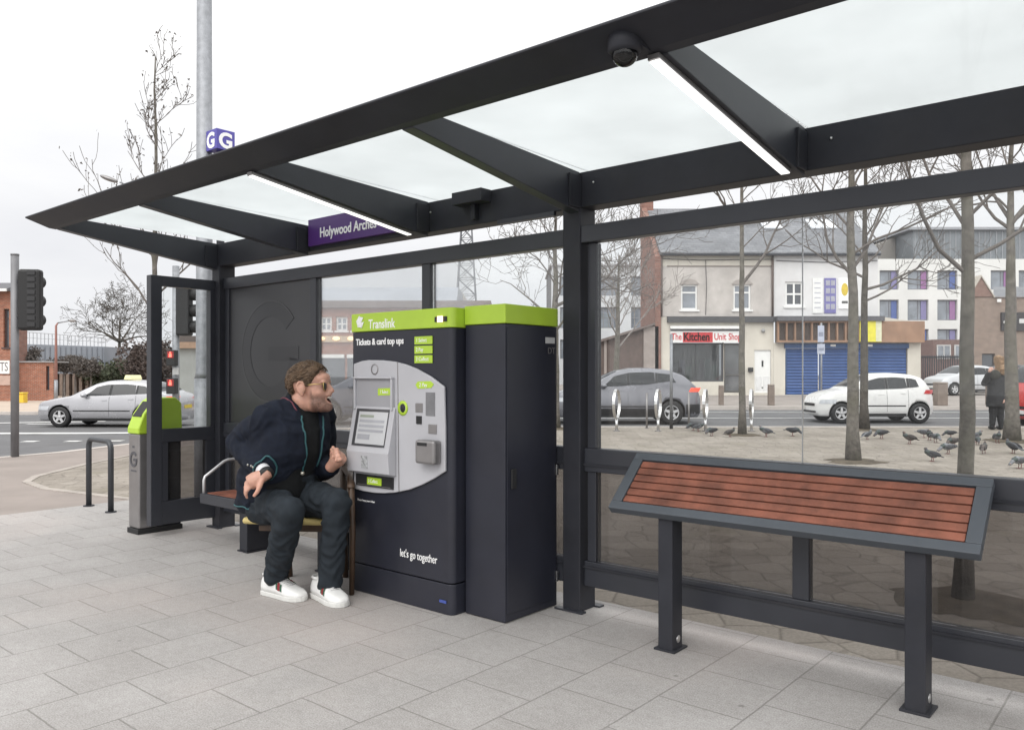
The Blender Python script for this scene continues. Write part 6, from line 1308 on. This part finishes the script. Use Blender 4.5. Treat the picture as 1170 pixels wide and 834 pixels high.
def fpt(c, lat, f): return Vector(c)+RT*lat+FT*f
op = MB(); z_ = [(waist+Vector((0, 0, -.32)), .16, .10), (waist+Vector((0, 0, -.03)), .010, .050), (waist+Vector((0, 0, .06)), .035, .075), (chest, .068, .095), (shl+Vector((0, 0, .03)), .085, .10), (nek+Vector((0, 0, .08)), .07, .08)]
op.loft([[fpt(c, a, .10), fpt(c, a*1.15, .5), fpt(c, -b*1.15, .5), fpt(c, -b, .10)] for c, a, b in z_], smooth=False)
oc = op.build('cutter', NAVYW, None, org=ORG[man.name]); oc.location = man.location
nc = MB().tube([nek+Vector((-.03, .02, -.06)), hp_(-.03, 0, -.055), hp_(-.03, 0, -.02)], [.092, .096, .15], 20).build('cutter', NAVYW, None, org=ORG[man.name]); nc.location = man.location
bpy.context.view_layer.update()
for q in (oc, nc): bo = jk.modifiers.new('b', 'BOOLEAN'); bo.object = q; bo.operation = 'DIFFERENCE'; bo.solver = 'EXACT'
applied(jk)
for q in (oc, nc): mm = q.data; bpy.data.objects.remove(q); bpy.data.meshes.remove(mm)
for p in jk.data.polygons: p.use_smooth = True
ob_ = Vector(ORG[man.name])
bv = bvhtree.BVHTree.FromPolygons([v.co+ob_ for v in jk.data.vertices], [tuple(p.vertices) for p in jk.data.polygons])
def onjacket(pts, out=.002, n=4):   # lay a cord along the cloth: from each guide point, the nearest place on the blazer
    res = []
    for a, b in zip(pts, pts[1:]):
        for k in range(n):
            q = a.lerp(b, k/n); h = bv.find_nearest(q)
            if h[0] is not None: res.append(h[0]+h[1]*out)
    h = bv.find_nearest(pts[-1]); res.append(h[0]+h[1]*out); return res
def lay(nm, pts, r, mat): return MB().tube(onjacket(pts), r, 6).build(nm, mat, jk)
fo_ = lambda c, l: fpt(c, l, .26)
lay('braid', [fo_(shl+Vector((0, 0, .0)), .105), fo_(chest+Vector((0, 0, .05)), .088), fo_(chest, .078), fo_(belly, .05), fo_(waist+Vector((0, 0, .05)), .038), fo_(waist, .02)], .0065, TEAL)
lay('braid', [fo_(shl, -.12), fo_(chest+Vector((0, 0, .05)), -.112), fo_(chest, -.106), fo_(belly, -.09), fo_(waist+Vector((0, 0, .05)), -.085)], .0065, TEAL)
lay('collar_braid', [fpt(shl+Vector((0, 0, .10)), .115, -.02), fpt(shl+Vector((0, 0, .07)), .12, .08), fpt(shl+Vector((0, 0, .03)), .115, .18)], .0055, MAROON)
lay('hem_braid', [Vector((-1.735, 5.875, .60))+RT*a+FT*b for a, b in ((-.05, -.3), (.12, -.3), (.25, -.2), (.32, 0), (.28, .14), (.2, .24))], .006, TEAL)
cd = (wrR-elR).normalized(); cp = elR.lerp(wrR, .90); o1 = cd.orthogonal().normalized(); o2 = cd.cross(o1)
lay('cuff_braid', [cp+(o1*math.cos(a)+o2*math.sin(a))*.10 for a in [2*PI*k/12 for k in range(13)]], .0065, TEAL)
MB().tube([elR.lerp(wrR, .88), elR.lerp(wrR, .965)], [.050, .046], 16).build('shirt_cuff', M('white_cuff', (.6, .6, .62), .7), man)
wt = MB().tube([wrR-cd*.010, wrR+cd*.022], [.050, .049], 18).build('wristwatch', BLACK, man)
for k in range(3): h = bv.find_nearest(elR.lerp(wrR, .62+.09*k)+Vector((-.05, -.14, .0))); MB().ell(h[0]+h[1]*.004, .0085, None, 10, 6).build('cuff_button', M('pewter_button', (.32, .32, .30), .3, .8), jk)
h = bv.find_nearest(fo_(waist+Vector((0, 0, .0)), .03)); MB().ell(h[0]+h[1]*.006, (.017, .017, .017), None, 14, 8).build('front_button', M('silver_button', (.5, .48, .42), .3, .8), jk)
# --- shoes
def shoe(heel, toe, nm, s_side):
    d = (Vector((*toe, 0))-Vector((*heel, 0))); L = d.length; d = d.normalized(); l = Vector((-d.y, d.x, 0)); o = Vector((*heel, 0))
    P_ = lambda x, y, z: o+d*x*L+l*y+Vector((0, 0, z))
    prof = [(.0, .040, .085, .03), (.03, .056, .135, .02), (.12, .064, .150, 0), (.25, .063, .150, 0), (.40, .064, .138, 0), (.55, .070, .112, 0), (.70, .074, .090, 0), (.85, .068, .078, 0), (.95, .050, .064, 0), (1.0, .024, .048, 0)]
    secs = []
    for x, w_, h_, _ in prof:
        s = []
        for k in range(20):
            t = PI*k/19; c, sn_ = math.cos(t), math.sin(t); s.append(P_(x, w_*math.copysign(abs(c)**.7, c), .028+(h_-.028)*abs(sn_)**.65))
        secs.append(s)
    sh_ = MB().loft(secs).build(nm, SHOE, man)
    ol = [P_(x, w_*1.07, 0) for x, w_, *_ in prof]+[P_(1.015, 0, 0)]+[P_(x, -w_*1.07, 0) for x, w_, *_ in prof[::-1]]+[P_(-.015, 0, 0)]
    MB().prism(ol, (0, 0, .034)).build('sole', M('off_white_sole', (.60, .60, .58), .6), sh_, .006)
    for s_ in (-1, 1):
        for dx, hw_, m_ in ((-.055, .020, M('green_band', (.02, .09, .05), .6)), (0, .034, M('red_band', (.22, .015, .02), .6)), (.055, .020, M('green_band', (.02, .09, .05), .6))):
            rows = []
            for j in range(5):
                t = .25+.75*j/4; x = .56+dx*1.1-.07*(t-.25); w_ = interp([(a, b) for a, b, *_ in prof], x); hh = interp([(a, c) for a, b, c, _ in prof], x); ang = t*.95
                c, sn_ = math.cos(ang), math.sin(ang); z = .028+(hh-.028)*sn_**.65; y = s_*(w_*c**.7+.002)
                w1 = interp([(a, b) for a, b, *_ in prof], x-hw_); w2 = interp([(a, b) for a, b, *_ in prof], x+hw_); rows.append([P_(x-hw_, s_*(w1*c**.7+.004), z+.003), P_(x+hw_, s_*(w2*c**.7+.004), z+.003)])
            MB().grid(rows).build('side_band', m_, sh_)
    for k in range(6):
        x = .42+k*.05; w_ = interp([(a, b) for a, b, *_ in prof], x)*.42; z = interp([(a, c) for a, b, c, _ in prof], x)
        MB().tube([P_(x, -w_, z-.006), P_(x+.012, 0, z+.004), P_(x, w_, z-.006)], .0055, 6).build('lace', M('grey_lace', (.42, .42, .42), .7), sh_)
    MB().lathe([(.058, .0), (.066, .012), (.058, .022), (.05, .012), (.058, 0)], P_(.16, 0, .135), 20).build('ankle_collar', SHOE, sh_)
def gx(x, y): Y = H*FPX/(y-HY); return ((x-CX)/FPX*Y, Y)
aR, bR = gx(304, 677), gx(347, 687); shoe(aR, bR, 'shoe', -1)
aL, bL = gx(362, 680), gx(393, 694); shoe(aL, bL, 'shoe', 1)
# ------------------------------------------------------------------ the chair he sits on
ch = thing('wooden_chair', 'brown wooden armchair with yellow seat under the seated man', 'chair', (-1.5, 5.9, 0))
cs = [Vector(p) for p in ((-1.15, 5.60, .49), (-1.905, 5.68, .49), (-1.87, 6.24, .49), (-1.26, 6.14, .49))]
MB().prism(cs, (0, 0, .048)).build('seat', YELLOW, ch, .025, seg=3)
cf = [Vector((p.x, p.y, .43)).lerp(Vector((-1.50, 6.0, .43)), .24) for p in cs]
MB().prism(cf, (0, 0, .058)).build('seat_frame', BROWNW, ch, .006)
legs = [Vector((-1.125, 5.665, 0)), Vector((-1.60, 5.73, 0)), Vector((-1.70, 6.18, 0)), Vector((-1.27, 6.16, 0))]
MB().tube([legs[0], legs[0]+Vector((.005, 0, .42)), legs[0]+Vector((0, -.01, .75))], [.018, .022, .022], 10).build('leg', BROWNW, ch)
MB().tube([legs[1], legs[1]+Vector((-.03, .02, .43))], [.022, .03], 10).build('leg', BROWNW, ch)
MB().tube([legs[2], legs[2]+Vector((-.03, -.02, .43))], [.022, .03], 10).build('leg', BROWNW, ch)
MB().tube([legs[3], legs[3]+Vector((-.01, -.03, .45)), legs[3]+Vector((-.03, .06, .92))], [.022, .03, .025], 10).build('leg', BROWNW, ch)
MB().tube([legs[0]+Vector((0, -.03, .755)), legs[0].lerp(legs[3], .5)+Vector((.02, 0, .80)), legs[3]+Vector((-.02, .03, .83))], [.026, .03, .026], 10, True, 0, .7).build('armrest', BROWNW, ch)
# ------------------------------------------------------------------ the person beyond, seen from behind
Yp = 20.6
q = lambda x, y, dy=0.: at(x, y, Yp+dy)
pr = thing('person', 'standing person with long fair hair, black jacket and trousers, seen from behind', 'person', tuple(gz(1138, Yp)))
zg = g(gz(1138, Yp).x, Yp)
b2 = MB(); hd2 = q(1140.5, 412.5)
b2.ell(hd2, (.10, .11, .13), None, 16, 12); limb(b2, [hd2+Vector((0, 0, -.1)), q(1139, 423)], [.06, .07])
b2.loft([section(c, Vector((1, 0, 0)), Vector((0, -1, 0)), UPZ, a, b) for c, a, b in ((q(1138, 459), .19, .13), (q(1138.5, 447), .17, .12), (q(1139, 434), .20, .13), (q(1139, 426), .18, .11))])
aa = [q(1130.5, 429), q(1124.5, 438, -.1), q(1131, 423.5, -.35)]; limb(b2, aa, [.055, .045, .035]); hand(b2, q(1130.5, 424, -.34), Vector((.5, .1, .85)), Vector((.6, .6, 0)), 1, 1., (.6, .8, .5))
ab = [q(1147.5, 430), q(1150, 444, -.02), q(1147.5, 455, -.12)]; limb(b2, ab, [.055, .045, .035]); hand(b2, ab[2], Vector((-.2, -.3, -1)), Vector((-1, 0, 0)), -1, 1., (.4, .5, .4))
for s_, xx in ((-1, 1134.5), (1, 1143)): limb(b2, [q(xx, 459), q(xx-.3*s_, 473), q(xx+.6*s_, 486)], [.085, .062, .042]); b2.ell(q(xx+.6*s_, 488.3, .05), (.05, .13, .05), None, 12, 8)
bd2 = fuse('body', b2, .014, M('fair_skin', (.5, .3, .24), .55), pr, 3)
j2 = MB().loft([section(c, Vector((1, 0, 0)), Vector((0, -1, 0)), UPZ, a, b) for c, a, b in ((q(1138, 465), .235, .17), (q(1138, 455), .225, .165), (q(1138.5, 444), .21, .155), (q(1139, 433), .235, .16), (q(1139, 427), .20, .13), (q(1139.5, 423), .10, .09))])
limb(j2, aa[:2]+[aa[1].lerp(aa[2], .85)], [.09, .078, .06]); limb(j2, ab, [.085, .075, .058])
fuse('jacket', j2, .022, M('black_jacket', (.016, .016, .018), .75, 0, .25, 9., .3, 60.), pr, 3, .014, 7., 4)
hd = MB().ell(q(1136, 428, -.13), (.17, .08, .13), None, 16, 10); fuse('hood', hd, .02, M('dark_olive_hood', (.035, .034, .028), .85, 0, .3, 12.), pr, 2, .012, 9., 6)
t2 = MB()
for s_, xx in ((-1, 1134.3), (1, 1143.2)): limb(t2, [q(xx, 461), q(xx-.3*s_, 473), q(xx+.6*s_, 486.5)], [.112, .086, .07])
fuse('trousers', t2, .02, M('black_trousers', (.013, .013, .015), .8, 0, .2, 9.), pr, 3, .010, 8., 5)
for s_, xx in ((-1, 1135), (1, 1143.8)): MB().ell((q(xx, 0).x, Yp-.02+.08, zg+.05), (.06, .15, .05), None, 14, 8).build('shoe', BLACK, pr)
FAIR = M('fair_hair', (.27, .175, .10), .6, 0, .35, 20., .4, 90.)
h2 = MB().ell(hd2+Vector((0, -.02, .02)), (.118, .125, .135), None, 18, 12); limb(h2, [hd2+Vector((.0, -.06, -.02)), hd2+Vector((.02, -.12, -.18)), hd2+Vector((.05, -.15, -.30))], [.115, .12, .06])
hr2 = fuse('hair', h2, .015, FAIR, bd2, 2, .018, 9., 8); lk = MB(); rng = random.Random(9)
for k in range(160):
    a_ = rng.uniform(PI*1.0, PI*2.0); p0 = hd2+Vector((.12*math.cos(a_), .13*math.sin(a_)-.02, rng.uniform(-.02, .13))); p2 = hd2+Vector((.03+.16*math.cos(a_)*rng.uniform(.6, 1.1), -.13+.05*math.sin(a_), rng.uniform(-.36, -.18)))
    lk.tube([p0, p0.lerp(p2, .5)+Vector((rng.gauss(0, .015), -.03, 0)), p2], [.004, .008, .002], 4, False)
lk.build('locks', FAIR, hr2, normals=False)
# ------------------------------------------------------------------ pigeons
PGREY = M('pigeon_grey', (.06, .063, .072), .7, 0, .3, 14.); PDARK = M('pigeon_dark', (.026, .026, .031), .6, 0, .3, 14.); PNECK = M('pigeon_neck', (.045, .06, .058), .35, .3, .3, 20.); PLEG = M('pigeon_leg', (.20, .08, .075), .6); PBILL = M('pigeon_bill', (.08, .07, .07), .5)
PTONES = [(PGREY, PDARK, PNECK), (M('pigeon_pale', (.16, .165, .18), .7, 0, .4, 14.), M('pigeon_wing_grey', (.085, .088, .10), .6, 0, .6, 9.), PNECK), (M('pigeon_brown', (.085, .07, .065), .7, 0, .4, 14.), M('pigeon_wing_dark', (.05, .042, .04), .6, 0, .5, 10.), PNECK)]
BAR = M('wing_bar', (.018, .018, .02), .7)
def pigeon(label, loc, peck, tone):
    PGREY, PDARK, PNECK = PTONES[tone]
    t = thing('pigeon', label, 'pigeon', (0, 0, 0), 'pigeons feeding on the stone plaza'); t.location = loc
    R = Matrix.Rotation(.35 if not peck else -.05, 3, 'Y')     # faces -x
    bz = .135; mb = MB(); mb.ell((0, 0, bz), (.115, .062, .062), R, 18, 12)
    ht = Vector((-.125, 0, .245)) if not peck else Vector((-.185, 0, .075))
    limb(mb, [Vector((-.055, 0, bz+.02)), Vector((-.105, 0, bz+.045 if not peck else bz+.01)), ht], [.055, .040, .024], 14)
    mb.ell(ht, (.031, .025, .026), None, 14, 10)
    mb.prism([(.06, -.035, bz-.005), (.06, .035, bz-.005), (.22, .038, bz-.07 if not peck else bz+.0), (.22, -.038, bz-.07 if not peck else bz+.0)], (0, 0, .016))
    bd = fuse('body', mb, .008, [PGREY], t, 2)
    nk = MB(); limb(nk, [Vector((-.072, 0, bz+.034 if not peck else bz+.015)), Vector((-.106, 0, bz+.048 if not peck else bz+.010))], [.051, .043], 14); nk.build('neck_band', PNECK, bd)
    for s_ in (-1, 1):
        MB().ell((.035, s_*.053, bz+.012), (.125, .018, .045), R, 16, 8).build('wing', PDARK, t)
        for bx_ in (.05, .085): MB().ell((bx_, s_*.0665, bz+.012-(.02 if not peck else -.004)), (.008, .006, .026), R, 8, 6).build('wing_bar', BAR, t)
        l = MB(); l.tube([(0, s_*.025, bz-.04), (.012, s_*.027, .05), (.0, s_*.027, .006)], [.012, .006, .0055], 6)
        for a in (-.5, 0, .5, PI): l.tube([(0, s_*.027, .005), (-.038*math.cos(a), s_*.027+.038*math.sin(a), .003)], [.005, .003], 5)
        l.build('leg', PLEG, t); MB().ell(ht+Vector((-.010, s_*.022, .006)), .005, None, 8, 6).build('eye', M('orange_eye', (.5, .16, .03), .3), bd)
    MB().tube([ht+Vector((-.024, 0, 0)), ht+Vector((-.05, 0, -.008 if not peck else -.02))], [.009, .002], 6).build('bill', PBILL, bd)
    return t
PL = [(792, 491.5, 0, .2, 'pigeon farthest left, pecking behind the third ring stand'), (798, 493, 1, 2.6, 'head up pigeon just right of the third ring stand foot'), (813, 498, 0, .6, 'pecking pigeon between the third ring stand and thin tree'), (834, 499, 1, 3.4, 'upright pigeon just left of the thin tree foot'),
 (875, 499, 1, .1, 'upright pigeon just right of the thin tree foot'), (906, 498, 0, 2.9, 'hunched pigeon under the pole with sign plates'), (991, 502, 1, 3.5, 'pigeon at the foot of the darker paired tree'), (1007, 501, 0, .3, 'pecking pigeon right of the paired trees, below white hatchback sill'),
 (1039, 507, 1, .15, 'lone pigeon walking left below the white hatchback rear wheel'), (1056, 500, 0, 2.7, 'tail up pigeon at back of the flock, left side'), (1062, 503, 1, .9, 'pigeon in middle of the flock with its back turned'), (1069, 505.5, 0, 1.6, 'plump pigeon feeding at left of the close tree, rear row'),
 (1086, 500, 0, 5.9, 'pigeon partly behind the close tree, rearmost'), (1089, 511, 0, .4, 'pigeon beside the close tree trunk, middle row'), (1083, 518.5, 0, .1, 'pecking pigeon left of the close tree, front row'), (1065, 527, 1, .05, 'largest looking pigeon, nearest the shelter, facing left'),
 (1113, 505, 1, 2.8, 'pigeon just right of the close tree, rear row'), (1117, 508, 0, 1.2, 'pigeon tucked beside another right of the close tree'), (1124, 518, 1, 4.0, 'pigeon right of the close tree leaning forward'), (1139.5, 506, 1, 1.3, 'upright pigeon at the feet of the standing person'),
 (1157.5, 518, 1, 5.0, 'pigeon in front of the last tree foot'), (1165, 535, 0, .2, 'pigeon nearest the right edge of the picture')]
protos = {}
for i_, (x, y, pk, rz, lab) in enumerate(PL):
    Y = 17.
    for _ in range(6):   # ground point under the pixel row on the gentle rise
        X = (x-CX)/FPX*Y; Y = (H-g(X, Y))*FPX/(y-HY)
    loc = gz(x, Y)
    key = (pk, (0, 1, 0, 2, 1)[i_ % 5])
    if key not in protos: t = protos[key] = pigeon(lab, loc, pk == 0, key[1])
    else: t = copytree(protos[key], None, lab); t.location = loc
    t.rotation_euler = (0, 0, rz); s = .93+.1*math.sin(x); t.scale = (s, s, s)
